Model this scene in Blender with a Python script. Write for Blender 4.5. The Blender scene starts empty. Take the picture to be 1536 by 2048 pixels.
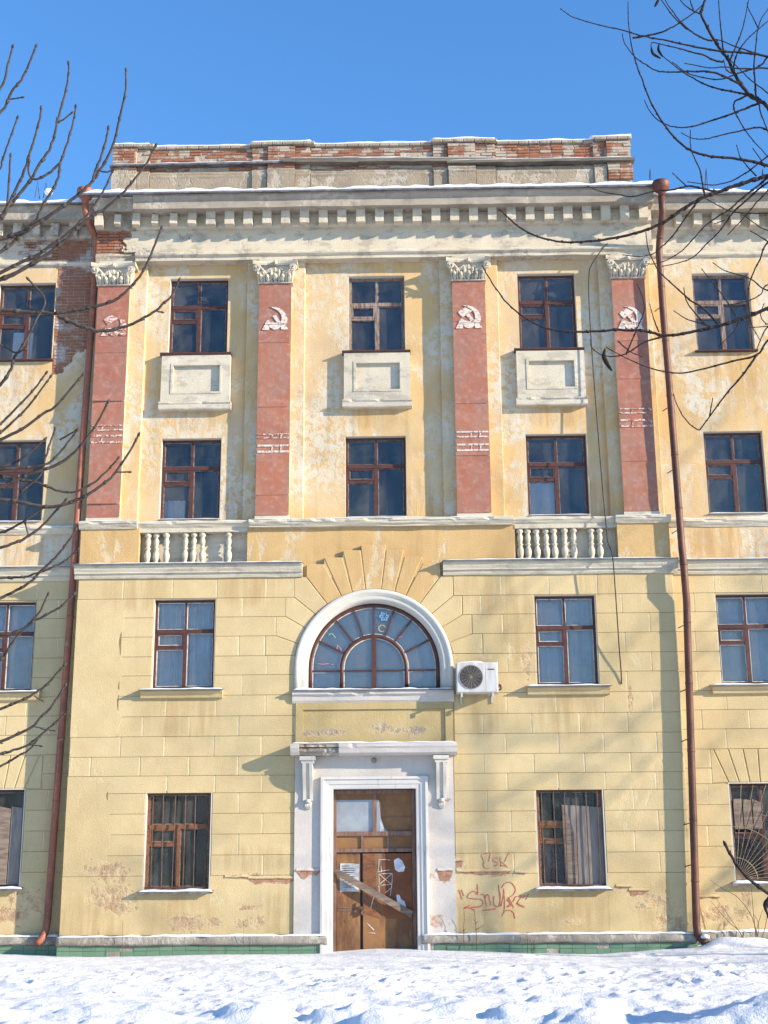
import bpy, math, random
import numpy as np
from mathutils import Vector, Matrix, noise as mn
random.seed(7)
SC = bpy.context.scene
COL = SC.collection

# ------------------------------------------------------------------ camera
CAM_X, CAM_Y, CAM_Z = 0.64785, -26.65667, 1.70696
PITCH, YAW, ROLL, FPX = 0.26011, 0.01624, -0.00748, 2625.6
def _basis():
    cp, sp, cy, sy, cr, sr = math.cos(PITCH), math.sin(PITCH), math.cos(YAW), math.sin(YAW), math.cos(ROLL), math.sin(ROLL)
    f = Vector((-sy*cp, cy*cp, sp)); rt = Vector((cy, sy, 0)); up = rt.cross(f)
    return cr*rt + sr*up, -sr*rt + cr*up, f
RT, UP, FW = _basis()
cam = bpy.data.cameras.new('camera'); camo = bpy.data.objects.new('camera', cam); COL.objects.link(camo)
m = Matrix((RT, UP, -FW)).transposed().to_4x4(); m.translation = (CAM_X, CAM_Y, CAM_Z); camo.matrix_world = m
cam.sensor_fit = 'VERTICAL'; cam.sensor_height = 36.0; cam.lens = FPX/2048*36.0
cam.clip_start = 0.1; cam.clip_end = 6000
SC.camera = camo

# ------------------------------------------------------------------ sky and sun
SUN = Vector((2.5, -1.0, 0.92)).normalized()             # towards the sun
SUN_EL = math.asin(SUN.z); SUN_AZ = math.atan2(SUN.x, SUN.y)
w = bpy.data.worlds.new('World'); SC.world = w; w.use_nodes = True
wn = w.node_tree.nodes; wl = w.node_tree.links
bg = wn['Background']; sky = wn.new('ShaderNodeTexSky'); sky.sky_type = 'NISHITA'; sky.sun_disc = False
sky.sun_elevation = SUN_EL; sky.sun_rotation = SUN_AZ
sky.altitude = 0; sky.air_density = 1.5; sky.dust_density = 0.0; sky.ozone_density = 9.5
wl.new(sky.outputs[0], bg.inputs[0]); bg.inputs[1].default_value = 0.15
sl = bpy.data.lights.new('sun', 'SUN'); sl.energy = 5.0; sl.angle = math.radians(0.53); sl.color = (1.0, 0.87, 0.68)
so = bpy.data.objects.new('sun', sl); COL.objects.link(so)
so.rotation_euler = (-SUN).to_track_quat('-Z', 'Y').to_euler(); so.location = (40, -16, 18)
vs = SC.view_settings; vs.view_transform = 'Standard'; vs.look = 'None'; vs.gamma = 1.0; vs.exposure = 1.0
vs.use_curve_mapping = False
SC.cycles.max_bounces = 5; SC.cycles.diffuse_bounces = 3; SC.cycles.glossy_bounces = 2; SC.cycles.transparent_max_bounces = 8
SC.cycles.caustics_reflective = False; SC.cycles.caustics_refractive = False

# ------------------------------------------------------------------ helpers
def at(px, py, Y):
    """photo pixel -> point on the vertical plane y = Y"""
    d = FW + RT*((px-768)/FPX) - UP*((py-1024)/FPX)
    t = (Y-CAM_Y)/d.y
    return Vector((CAM_X+d.x*t, Y, CAM_Z+d.z*t))
def atd(px, py, D):
    """photo pixel -> point at depth D from the camera (for the trees)"""
    d = FW + RT*((px-768)/FPX) - UP*((py-1024)/FPX)
    return Vector((CAM_X, CAM_Y, CAM_Z)) + d*D
def empty(name, loc=(0, 0, 0), parent=None):
    o = bpy.data.objects.new(name, None); COL.objects.link(o); o.location = loc; o.parent = parent
    o.empty_display_size = .2
    return o
def tag(o, label=None, cat=None, group=None, kind=None):
    if label: o['label'] = label
    if cat: o['category'] = cat
    if group: o['group'] = group
    if kind: o['kind'] = kind
    return o
class MB:
    def __init__(s): s.v = []; s.f = []
    def add(s, vs, fs):
        k = len(s.v); s.v += [tuple(p) for p in vs]; s.f += [tuple(i+k for i in f) for f in fs]; return s
    def box(s, x0, x1, y0, y1, z0, z1):
        return s.add([(x0,y0,z0),(x1,y0,z0),(x1,y1,z0),(x0,y1,z0),(x0,y0,z1),(x1,y0,z1),(x1,y1,z1),(x0,y1,z1)],
                     [(0,1,5,4),(1,2,6,5),(2,3,7,6),(3,0,4,7),(4,5,6,7),(3,2,1,0)])
    def obox(s, c, ax, ay, az):
        c = Vector(c); ax, ay, az = Vector(ax), Vector(ay), Vector(az); P = []
        for k in (-1, 1):
            for (i, j) in ((-1,-1),(1,-1),(1,1),(-1,1)): P.append(c+ax*i+ay*j+az*k)
        return s.add(P, [(0,1,5,4),(1,2,6,5),(2,3,7,6),(3,0,4,7),(4,5,6,7),(3,2,1,0)])
    def block(s, poly, yf, yb, ch=.012, chv=None):
        """convex polygon in x,z (anticlockwise seen from the front), chamfered front edges"""
        n = len(poly); inner = inset(poly, ch)
        V = [(x, yf, z) for x, z in inner]+[(x, yf+ch, z) for x, z in poly]+[(x, yb, z) for x, z in poly]
        F = [tuple(range(n))]
        for i in range(n):
            j = (i+1) % n
            F.append((n+i, n+j, j, i)); F.append((2*n+i, 2*n+j, n+j, n+i))
        F.append(tuple(range(3*n-1, 2*n-1, -1)))
        return s.add(V, F)
    def rblock(s, x0, x1, z0, z1, yf, yb, l, r, t, b, d):
        V = [(x0+l, yf, z0+b), (x1-r, yf, z0+b), (x1-r, yf, z1-t), (x0+l, yf, z1-t), (x0, yf+d, z0), (x1, yf+d, z0), (x1, yf+d, z1), (x0, yf+d, z1), (x0, yb, z0), (x1, yb, z0), (x1, yb, z1), (x0, yb, z1)]
        F = [(0, 1, 2, 3)]
        for k in (0, 4):
            for i in range(4): F.append((k+4+i, k+4+(i+1) % 4, k+(i+1) % 4, k+i))
        return s.add(V, F)
    def prism(s, poly, y0, y1):
        n = len(poly)
        V = [(x, y0, z) for x, z in poly]+[(x, y1, z) for x, z in poly]
        F = [tuple(range(n)), tuple(range(2*n-1, n-1, -1))]
        for i in range(n):
            j = (i+1) % n; F.append((n+i, n+j, j, i))
        return s.add(V, F)
    def extrude_x(s, prof, x0, x1, seg=.25, jit=0, caps=True, seed=0, chips=0):
        """closed profile [(y,z)...] run along x"""
        n = len(prof); k = max(1, int(abs(x1-x0)/seg)); V = []; F = []
        rnd = random.Random(seed+int(x0*100)); chip = 0
        for i in range(k+1):
            x = x0+(x1-x0)*i/k
            if chips and rnd.random() < chips: chip = rnd.uniform(.01, .035)
            elif rnd.random() < .5: chip = 0
            for j, (y, z) in enumerate(prof):
                a = mn.noise(Vector((x*2.1+seed, j*3.7, .3)))*jit; b = mn.noise(Vector((x*2.1+seed, j*3.7, 9.3)))*jit
                V.append((x, y+a+(chip if j in (0, 1) else 0), z+b))
        for i in range(k):
            for j in range(n):
                q = (j+1) % n; F.append((i*n+j, i*n+q, (i+1)*n+q, (i+1)*n+j))
        if caps: F.append(tuple(range(n-1, -1, -1))); F.append(tuple(range(k*n, k*n+n)))
        return s.add(V, F)
    def lathe(s, prof, cx=0, cy=0, z0=0, n=12):
        V = []; F = []
        for r, z in prof:
            for i in range(n):
                a = 2*math.pi*i/n; V.append((cx+r*math.cos(a), cy+r*math.sin(a), z0+z))
        for k in range(len(prof)-1):
            for i in range(n):
                j = (i+1) % n; F.append((k*n+i, k*n+j, (k+1)*n+j, (k+1)*n+i))
        F.append(tuple(range(n-1, -1, -1))); F.append(tuple(range((len(prof)-1)*n, len(prof)*n)))
        return s.add(V, F)
    def tube(s, pts, rad, n=6, cap=True):
        pts = [Vector(p) for p in pts]; k = len(pts)
        if not isinstance(rad, (list, tuple)): rad = [rad]*k
        V = []; F = []; ref = None
        for i, p in enumerate(pts):
            t = (pts[min(i+1, k-1)]-pts[max(i-1, 0)])
            if t.length < 1e-9: t = Vector((0, 0, 1))
            t.normalize()
            if ref is None:
                ref = Vector((0, 0, 1)) if abs(t.z) < .9 else Vector((1, 0, 0))
            u = t.cross(ref); u.normalize(); ref = u.cross(t); v = ref
            for j in range(n):
                a = 2*math.pi*j/n; V.append(p+(u*math.cos(a)+v*math.sin(a))*rad[i])
        for i in range(k-1):
            for j in range(n):
                q = (j+1) % n; F.append((i*n+j, i*n+q, (i+1)*n+q, (i+1)*n+j))
        if cap: F.append(tuple(range(n-1, -1, -1))); F.append(tuple(range((k-1)*n, k*n)))
        return s.add(V, F)
    def mesh(s, name, mat, smooth=False):
        me = bpy.data.meshes.new(name); me.from_pydata(s.v, [], s.f); me.update()
        if smooth: me.polygons.foreach_set('use_smooth', [True]*len(me.polygons))
        me.materials.append(mat); return me
    def build(s, name, mat, parent=None, smooth=False, loc=None, fix=True):
        me = s.mesh(name, mat, smooth)
        if fix: fixn(me)
        o = bpy.data.objects.new(name, me); COL.objects.link(o); o.parent = parent
        if loc: o.location = loc
        return o
import bmesh
def fixn(me):
    b = bmesh.new(); b.from_mesh(me); bmesh.ops.recalc_face_normals(b, faces=b.faces); b.to_mesh(me); b.free()
def inset(poly, d):
    n = len(poly); out = []
    A = sum(poly[i][0]*poly[(i+1) % n][1]-poly[(i+1) % n][0]*poly[i][1] for i in range(n))
    sg = 1 if A > 0 else -1; L = []
    for i in range(n):
        a, b = poly[i], poly[(i+1) % n]; dx, dz = b[0]-a[0], b[1]-a[1]; l = math.hypot(dx, dz) or 1
        nx, nz = -dz/l*sg, dx/l*sg; L.append((a[0]+nx*d, a[1]+nz*d, dx, dz))
    for i in range(n):
        ax, az, adx, adz = L[i-1]; bx, bz, bdx, bdz = L[i]
        den = adx*bdz-adz*bdx
        if abs(den) < 1e-9: out.append((bx, bz)); continue
        t = ((bx-ax)*bdz-(bz-az)*bdx)/den; out.append((ax+adx*t, az+adz*t))
    return out
def inst(me, name, parent, loc, rot=None, scale=None):
    o = bpy.data.objects.new(name, me); COL.objects.link(o); o.parent = parent; o.location = loc
    if rot: o.rotation_euler = rot
    if scale: o.scale = scale
    return o
def n3(x, y, z=0): return mn.noise(Vector((x, y, z)))
def fbm(x, y, z=0, o=4):
    a = 0; k = 1
    for i in range(o): a += n3(x*2**i, y*2**i, z+i*7.1)*k; k *= .5
    return a

# ------------------------------------------------------------------ materials
class G:
    """tiny node-graph writer"""
    def __init__(s, name, rough=.85, spec=.25):
        s.m = bpy.data.materials.new(name); s.m.use_nodes = True; s.t = s.m.node_tree
        s.b = s.t.nodes['Principled BSDF']; s.b.inputs['Roughness'].default_value = rough
        s.b.inputs['Specular IOR Level'].default_value = spec; s._p = None
    def N(s, ty, **k):
        n = s.t.nodes.new(ty)
        for a, v in k.items(): setattr(n, a, v)
        return n
    def L(s, a, b): s.t.links.new(a, b)
    def put(s, sock, v):
        if hasattr(v, 'is_output') or hasattr(v, 'links') and not isinstance(v, (tuple, list, float, int)): s.L(v, sock)
        else:
            if isinstance(v, (tuple, list)) and len(v) == 3 and sock.type == 'RGBA': v = (*v, 1)
            sock.default_value = v
    def pos(s):
        if s._p is None: s._p = s.N('ShaderNodeNewGeometry').outputs['Position']
        return s._p
    def vm(s, op, a, b=None):
        n = s.N('ShaderNodeVectorMath', operation=op); s.put(n.inputs[0], a)
        if b is not None: s.put(n.inputs[1], b)
        return n.outputs['Value'] if op == 'LENGTH' else n.outputs[0]
    def ma(s, op, a, b=0.0, clamp=False):
        n = s.N('ShaderNodeMath', operation=op, use_clamp=clamp); s.put(n.inputs[0], a); s.put(n.inputs[1], b); return n.outputs[0]
    def noise(s, scale, detail=4, rough=.55, vec=None, dist=0.0, stretch=None):
        n = s.N('ShaderNodeTexNoise'); n.inputs['Scale'].default_value = scale; n.inputs['Detail'].default_value = min(detail, 5)
        n.inputs['Roughness'].default_value = rough; n.inputs['Distortion'].default_value = dist
        v = vec or s.pos()
        if stretch: v = s.vm('MULTIPLY', v, stretch)
        s.L(v, n.inputs['Vector']); return n.outputs['Fac']
    def ramp(s, f, lo, hi, a=0.0, b=1.0):
        n = s.N('ShaderNodeMapRange', interpolation_type='SMOOTHSTEP'); s.put(n.inputs[0], f)
        for i, v in enumerate((lo, hi, a, b)): n.inputs[i+1].default_value = v
        return n.outputs[0]
    def mix(s, f, a, b, blend='MIX'):
        n = s.N('ShaderNodeMix', data_type='RGBA', blend_type=blend); s.put(n.inputs[0], f); s.put(n.inputs[6], a); s.put(n.inputs[7], b)
        return n.outputs[2]
    def spots(s, lst):
        """1 inside the listed (x, z, rx, rz) ellipses falling to 0 at their edge"""
        acc = None
        for (x, z, rx, rz) in lst:
            rx *= 1.45; rz *= 1.55
            d = s.vm('LENGTH', s.vm('MULTIPLY', s.vm('SUBTRACT', s.pos(), (x, 0, z)), (1/rx, 0, 1/rz)))
            d = s.ma('SUBTRACT', 1.0, d); acc = d if acc is None else s.ma('MAXIMUM', acc, d)
        return acc
    def col(s, c): s.put(s.b.inputs['Base Color'], c)
    def bump(s, h, strength=.3, dist=.02):
        n = s.N('ShaderNodeBump'); n.inputs['Strength'].default_value = strength; n.inputs['Distance'].default_value = dist
        s.put(n.inputs['Height'], h); s.L(n.outputs[0], s.b.inputs['Normal'])
    def rnd(s):
        return s.N('ShaderNodeObjectInfo').outputs['Random']
    def set(s, **k):
        for a, v in k.items(): s.b.inputs[a].default_value = v
        return s

def plaster(name, base,  pale=None, pale_t=(.56, .64), pale_s=.9, dark=(.75, .72, .68), streak=.25, spots=None, spotcol=(.34, .21, .125), spotcol2=(.47, .345, .205), bump=.25, rough=.92, fine=.10, grime=None, vary=0.0, dust=0.0, stains=None):
    g = G(name, rough, .1)
    big = g.noise(.45, 3, .6); med = g.noise(3.0, 5, .6); fin = g.noise(40, 3, .6)
    c = g.mix(g.ramp(big, .35, .7), base, tuple(v*d for v, d in zip(base, dark)))
    h = fin
    if pale is not None:
        pn = g.noise(pale_s, 7, .68, dist=.6, stretch=(1, 1, .55))
        pf = g.ramp(pn, *pale_t); pf2 = g.ma('MULTIPLY', pf, g.ramp(g.noise(7, 5, .7), .40, .52))
        c = g.mix(pf2, c, pale); h = g.ma('SUBTRACT', h, g.ma('MULTIPLY', pf2, .6))
    if dust: c = g.mix(g.ma('MULTIPLY', g.ramp(g.noise(.62, 5, .62, dist=.5, stretch=(1.3, 1, .6)), .40, .62), dust), c, (.60, .545, .43))
    st = g.ramp(g.noise(1.0, 5, .6, stretch=(5.0, 5.0, .35)), .52, .78)
    c = g.mix(g.ma('MULTIPLY', st, streak), c, tuple(v*.55 for v in base))
    c = g.mix(g.ramp(med, .3, .75, 0, .30), c, tuple(min(1, v*1.12) for v in base))
    c = g.mix(g.ramp(fin, .35, .7, 0, fine), c, (.2, .16, .1))
    blot = g.ramp(g.noise(1.1, 5, .65, dist=.8), .42, .66); c = g.mix(g.ma('MULTIPLY', blot, .28), c, tuple(v*k for v, k in zip(base, (.74, .70, .66))))
    if vary: c = g.mix(g.ma('MULTIPLY', g.rnd(), vary), c, tuple(v*k for v, k in zip(base, (.72, .68, .62))))
    if stains:
        q = g.ma('MULTIPLY', g.ramp(g.spots(stains), 0, .55), g.ramp(g.noise(1.0, 5, .65, stretch=(7, 7, .5)), .36, .64)); c = g.mix(g.ma('MULTIPLY', q, .5), c, tuple(v*k for v, k in zip(base, (.62, .52, .42))))
    if grime:
        gn = g.ramp(g.noise(2.2, 6, .7, stretch=(1, 1, 2)), .50, .62)
        sp = g.N('ShaderNodeSeparateXYZ'); g.L(g.pos(), sp.inputs[0])
        c = g.mix(g.ma('MULTIPLY', gn, grime), c, (.20, .18, .16))
    if spots:
        s_ = g.spots(spots); nz = g.noise(5.5, 7, .75, dist=.5)
        e = g.ma('ADD', s_, g.ma('MULTIPLY', g.ma('SUBTRACT', nz, .5), 3.0))
        halo = g.ma('MULTIPLY', g.ramp(s_, -.7, .5), g.ramp(g.noise(3.3, 6, .7), .35, .7)); c = g.mix(g.ma('MULTIPLY', halo, .45), c, tuple(.45*a+.55*b for a, b in zip(base, spotcol2)))
        f = g.ma('MULTIPLY', g.ma('MULTIPLY', g.ramp(e, .30, .40), g.ramp(s_, -.35, .10)), g.ramp(g.noise(4.0, 5, .7), .34, .62, .25, 1.0)); f2 = g.ramp(g.noise(14, 4, .7), .4, .6)
        c = g.mix(f, c, g.mix(f2, spotcol, spotcol2))
        edge = g.ma('MULTIPLY', g.ramp(e, .20, .34), g.ramp(s_, -.1, .1)); edge = g.ma('SUBTRACT', edge, f, True)
        c = g.mix(g.ma('MULTIPLY', edge, .45), c, tuple(min(1, v*1.15+.05) for v in base))
        h = g.ma('SUBTRACT', h, g.ma('MULTIPLY', f, 2.4))
    g.col(c); h = g.ma('ADD', h, g.ma('MULTIPLY', med, .8)); g.bump(h, bump, .025)
    return g.m
YEL = (.595, .468, .262); OCH = (.61, .415, .195); WHT = (.58, .525, .415)
def U2(px, py, Y=0): p = at(px, py, Y); return (p.x, p.z)
def sp(px, py, rx, rz, Y=0): x, z = U2(px, py, Y); return (x, z, rx, rz)
M_YEL = plaster('yellow plaster', YEL, pale=(.62, .53, .33), pale_t=(.60, .72), dark=(.86, .83, .77), streak=.20, bump=.34, vary=.26, stains=[(-3.9, 4.55, .62, .42), (3.9, 4.55, .62, .42), (2.2, 4.6, .35, .4), (-4.9, 7.15, .7, .35), (-2.6, 7.2, .6, .35), (2.3, 7.1, .6, .5), (2.9, 6.4, .35, .9), (4.6, 7.2, .5, .3), (-3.9, .75, .7, .35), (3.9, .75, .7, .35), (-1.9, .6, .5, .5), (2.0, .5, .8, .35), (-5.6, .6, .7, .5), (5.6, .7, .5, .6), (-2.4, 1.75, .6, .25), (2.1, 1.75, .5, .25)], fine=.12, spots=[
    sp(215, 1740, .42, .16), sp(225, 1790, .40, .24), sp(250, 1815, .22, .14), sp(375, 1845, .34, .17), sp(425, 1845, .22, .07), sp(500, 1815, .20, .05), sp(500, 1845, .28, .09),
    sp(550, 1762, .38, .055), sp(515, 1750, .5, .03), sp(1000, 1748, .34, .05), sp(920, 1735, .10, .14), sp(1280, 1790, .20, .06), sp(1310, 1805, .34, .12), sp(1345, 1840, .30, .18), sp(1250, 1775, .22, .035), sp(1150, 1842, .20, .05),
    sp(1260, 1395, .05, .35), sp(1055, 1320, .10, .30)])
M_YELW = plaster('yellow plaster of the wings', YEL, pale=(.62, .53, .33), pale_t=(.60, .72), dark=(.86, .83, .77), streak=.22, bump=.34, vary=.22, fine=.12, spots=[
    sp(60, 1800, .45, .20, .4), sp(20, 1830, .5, .16, .4), sp(1440, 1830, .5, .16, .4), sp(1490, 1790, .10, .40, .4), sp(1400, 1860, .3, .1, .4)])
M_OCH = plaster('ochre plaster', OCH, pale=(.58, .555, .47), pale_t=(.43, .58), pale_s=.8, dark=(.86, .82, .78), streak=.45, dust=.36, stains=[(-3.9, 11.0, .6, .25), (0, 11.0, .6, .25), (3.9, 11.0, .6, .25), (-3.2, 9.0, .4, .5), (.9, 9.0, .4, .6), (4.7, 9.0, .4, .6), (-7.8, 12.0, .6, .5), (7.8, 12.0, .7, .5), (-7.8, 8.2, .8, .5), (7.6, 8.2, .9, .5)], bump=.35, fine=.12)
M_OCHB = plaster('stained ochre plaster', (.55, .375, .175), pale=(.58, .50, .36), pale_t=(.52, .62), dark=(.9, .85, .8), streak=.55, bump=.35, fine=.14)
M_WHT = plaster('white plaster', WHT, pale=(.60, .56, .48), pale_t=(.55, .66), dark=(.90, .88, .84), streak=.22, bump=.35, fine=.14, grime=.35)
M_REV = plaster('limewashed reveal', (.58, .555, .50), dark=(.95, .94, .92), streak=.1, bump=.15, fine=.06)
M_POR = plaster('grey white portal plaster', (.56, .52, .48), dark=(.90, .90, .90), streak=.2, bump=.22, fine=.10, spots=[
    sp(615, 1745, .17, .10), sp(880, 1755, .22, .09), sp(875, 1845, .20, .12), sp(893, 1600, .07, .05)], spotcol=(.36, .21, .15), spotcol2=(.45, .36, .31))
M_CON = plaster('weathered concrete', (.36, .325, .28), pale=(.52, .48, .42), pale_t=(.48, .6), pale_s=2.5, dark=(.7, .68, .66), streak=.4, bump=.6, fine=.3, grime=.5)
M_MORT = plaster('old mortar', (.42, .355, .275), pale=(.56, .50, .42), pale_t=(.45, .58), pale_s=2, dark=(.75, .72, .7), streak=.35, bump=.7, fine=.3)
def brick_mat(nm='weathered brick', t=.44, sm=(.40, .335, .26)):
    g = G(nm, .95, .1); r = g.rnd(); n = g.noise(9, 6, .7)
    c = g.mix(g.ramp(r, .0, 1), (.27, .112, .066), (.19, .085, .062)); c = g.mix(g.ramp(n, .35, .75, 0, .7), c, (.34, .155, .085))
    k = g.ma('ADD', g.noise(1.6, 5, .7), g.ma('MULTIPLY', g.ma('SUBTRACT', r, .5), .28))
    c = g.mix(g.ramp(k, t, t+.14), c, sm); c = g.mix(g.ramp(g.noise(5, 5, .7), .58, .72, 0, .6), c, (.19, .15, .13))
    g.col(c); g.bump(n, .6, .02); return g.m
M_BRK = brick_mat(); M_BRKG = brick_mat('mortar smeared brick', .40, (.44, .38, .34))
def red_mat():
    g = G('faded red sheet metal', .62, .35); r = g.rnd(); n = g.noise(1.7, 6, .7, stretch=(1, 1, .6), dist=.6); n2 = g.noise(8, 5, .75)
    c = g.mix(g.ramp(n, .40, .60), (.355, .128, .070), (.315, .158, .112)); c = g.mix(g.ma('MULTIPLY', r, .5), c, (.25, .095, .072))
    c = g.mix(g.ramp(n2, .45, .75, 0, .7), c, (.42, .25, .195)); c = g.mix(g.ramp(g.noise(30, 4, .7), .66, .72), c, (.10, .05, .035))
    g.col(c); g.bump(g.noise(2.0, 2, .5), .25, .05); return g.m
M_RED = red_mat()
def paint_white(t):
    g = G('worn white lettering paint', .7, .2); n = g.noise(15, 6, .75, stretch=(1, 1, 1.6))
    c = g.mix(g.ramp(n, t, t+.06), (.60, .53, .46), (.33, .13, .09)); g.col(c); g.bump(n, .2, .01); return g.m
M_EMB = paint_white(.535); M_EMBW = paint_white(.46)
def pipe_mat(k=1.0, nm='rusty painted pipe'):
    g = G(nm, .55, .4); n = g.noise(2.2, 6, .7, stretch=(1, 1, .6)); n2 = g.noise(22, 5, .7)
    c = g.mix(g.ramp(n, .38, .66), tuple(k*v for v in (.27, .09, .048)), tuple(k*v for v in (.15, .055, .038))); c = g.mix(g.ramp(n2, .52, .66, 0, .75), c, (.10, .05, .035)); c = g.mix(g.ramp(g.noise(5, 5, .7), .60, .70, 0, .7), c, tuple(k*v for v in (.34, .17, .10)))
    g.col(c); g.bump(g.ma('ADD', n2, g.ma('MULTIPLY', g.noise(6, 3, .5), 1.5)), .35, .012); return g.m
M_PIPE = pipe_mat(1.25)
M_PIPE2 = pipe_mat(.48, 'dark rusty pipe')
def simple(name, c1, c2, s=6, rough=.7, spec=.3, bump=.2, metal=0, stretch=None, lo=.35, hi=.65):
    g = G(name, rough, spec); n = g.noise(s, 5, .65, stretch=stretch); g.col(g.mix(g.ramp(n, lo, hi), c1, c2)); g.b.inputs['Metallic'].default_value = metal
    if bump: g.bump(n, bump, .01)
    return g.m
M_BARE = simple('bare crumbling brick', (.30, .135, .08), (.37, .25, .17), 11, .95, .1, .6)
M_FRM = simple('red brown window paint', (.095, .034, .024), (.058, .024, .019), 9, .5, .4)
M_FRMG = simple('grey bare window wood', (.30, .25, .21), (.14, .075, .055), 7, .8, .2, stretch=(4, 4, .6))
M_FRMO = simple('orange varnished window wood', (.25, .10, .038), (.15, .062, .03), 8, .5, .4, stretch=(1, 1, 3))
M_PUT = simple('putty bead', (.62, .60, .57), (.36, .30, .27), 12, .8, .2, 0, lo=.45, hi=.7)
M_PUTD = simple('dirty putty bead', (.26, .22, .20), (.12, .07, .05), 12, .8, .2, 0, lo=.4, hi=.65)
M_JOINT = simple('painted joint highlight', (.70, .60, .40), (.58, .47, .28), 7, .9, .1, 0)  # pale colour painted in for the sunlit flank of the vertical grooves
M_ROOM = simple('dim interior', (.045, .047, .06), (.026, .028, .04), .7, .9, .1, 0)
M_SNOWC = simple('snow on ledges', (.80, .80, .81), (.74, .745, .76), 5, .7, .2, .3)
M_TIN = simple('sheet metal flashing', (.22, .22, .23), (.12, .10, .09), 5, .5, .5, .1, .4)
M_BAR = simple('rusty iron bar', (.13, .07, .05), (.07, .045, .04), 9, .7, .3)
M_BARL = simple('gilded iron ray', (.34, .26, .15), (.20, .14, .09), 9, .6, .3)
M_WOOD = simple('weathered plank', (.26, .20, .155), (.15, .115, .095), 3, .9, .1, .4, stretch=(1, 1, 6))
M_BOARD = simple('grey plywood sheet', (.27, .235, .205), (.17, .15, .14), 3, .9, .1, .2, stretch=(3, 1, .5))
M_ROOFB = simple('grey old timber board', (.20, .175, .14), (.115, .10, .085), 3, .95, .1, .5, stretch=(.6, 1, 8))
def tile_mat():
    g = G('green wall tile', .35, .5); r = g.rnd(); n = g.noise(3, 5, .7)
    c = g.mix(r, (.105, .20, .125), (.14, .24, .155)); c = g.mix(g.ramp(n, .5, .75, 0, .7), c, (.13, .13, .10)); g.col(c); return g.m
M_TILE = tile_mat()
def door_mat():
    g = G('weather stained door timber', .75, .25); n = g.noise(1.8, 6, .7, stretch=(2.2, 1, .7)); n2 = g.noise(9, 5, .7, stretch=(2, 1, .4))
    c = g.mix(g.ramp(n, .36, .6), (.29, .145, .06), (.17, .082, .042)); c = g.mix(g.ramp(n2, .5, .72, 0, .6), c, (.27, .20, .13))
    c = g.mix(g.ramp(g.noise(3.5, 6, .7), .60, .68), c, (.075, .035, .02)); g.col(c); g.bump(n2, .25, .01); return g.m
M_DOOR = door_mat()
M_DFR = simple('purple brown door frame', (.17, .085, .065), (.26, .17, .13), 5, .7, .3, stretch=(3, 1, .4))
M_HARD = simple('brown hardboard', (.31, .16, .07), (.21, .105, .052), 1.2, .7, .2, .1)
M_DCON = simple('peeling white architrave', (.60, .57, .53), (.32, .28, .25), 7, .8, .2, .4, stretch=(2, 1, .25), lo=.62, hi=.74)
M_FANG = simple('whitened fanlight glass', (.36, .39, .42), (.28, .31, .35), 2.5, .35, .5, 0)
M_PAP = simple('weathered paper', (.62, .63, .66), (.36, .36, .39), 4, .8, .1, 0)
M_PAPW = simple('torn white paper', (.80, .80, .82), (.55, .55, .58), 9, .8, .1, 0)
M_ACW = simple('white enamel', (.55, .54, .53), (.44, .42, .385), 3, .45, .4, 0, stretch=(3, 3, .5))
M_ACG = simple('dark fan grille', (.10, .09, .085), (.05, .045, .045), 5, .6, .3, 0)
M_RUB = simple('black cable', (.03, .028, .03), (.02, .02, .02), 5, .6, .3, 0)
M_CUR = simple('pale curtain cloth', (.68, .70, .73), (.60, .63, .67), 1.5, .9, .1, 0)
M_NET = simple('white net curtain', (.76, .77, .78), (.66, .68, .70), 3, .9, .1, 0)
M_CHALK = simple('white chalk paint', (.72, .70, .68), (.50, .42, .35), 16, .8, .1, 0)
M_GRAF = simple('thin red spray paint', (.52, .105, .085), (.60, .28, .16), 18, .8, .1, 0, lo=.45, hi=.75)
M_BLUE = simple('faded blue paint', (.13, .25, .42), (.17, .29, .42), 9, .8, .1, 0)
M_PINK = simple('faded pink paint', (.50, .22, .26), (.45, .26, .30), 9, .8, .1, 0)
M_GRN = simple('faded green paint', (.16, .36, .26), (.22, .38, .32), 9, .8, .1, 0)
M_OCP = simple('faded yellow paint', (.46, .36, .14), (.40, .34, .18), 9, .8, .1, 0)
M_STEM = simple('dry plant stem', (.17, .11, .07), (.09, .06, .045), 9, .9, .1, 0)
def glass_mat(name, refl, tint):
    g = G(name); t = g.t; t.nodes.remove(g.b); out = [n for n in t.nodes if n.type == 'OUTPUT_MATERIAL'][0]
    tr = g.N('ShaderNodeBsdfTransparent'); tr.inputs[0].default_value = (*tint, 1)
    gl = g.N('ShaderNodeBsdfGlossy'); gl.inputs['Roughness'].default_value = .02; gl.inputs[0].default_value = (.84, .86, .90, 1)
    bn = g.N('ShaderNodeBump'); bn.inputs['Strength'].default_value = .05; bn.inputs['Distance'].default_value = .02
    g.L(g.noise(2.0, 2, .5), bn.inputs['Height']); g.L(bn.outputs[0], gl.inputs['Normal'])
    fr = g.N('ShaderNodeFresnel'); fr.inputs['IOR'].default_value = 1.5
    f = g.ma('MULTIPLY', fr.outputs[0], refl, True); mx = g.N('ShaderNodeMixShader')
    g.L(f, mx.inputs[0]); g.L(tr.outputs[0], mx.inputs[1]); g.L(gl.outputs[0], mx.inputs[2]); df = g.N('ShaderNodeBsdfDiffuse'); df.inputs[0].default_value = (.42, .40, .37, 1); m2 = g.N('ShaderNodeMixShader'); g.L(g.ramp(g.noise(1.7, 5, .65, stretch=(1, 1, .6)), .35, .7, .02, .13), m2.inputs[0]); g.L(mx.outputs[0], m2.inputs[1]); g.L(df.outputs[0], m2.inputs[2]); g.L(m2.outputs[0], out.inputs[0])
    return g.m
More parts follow.
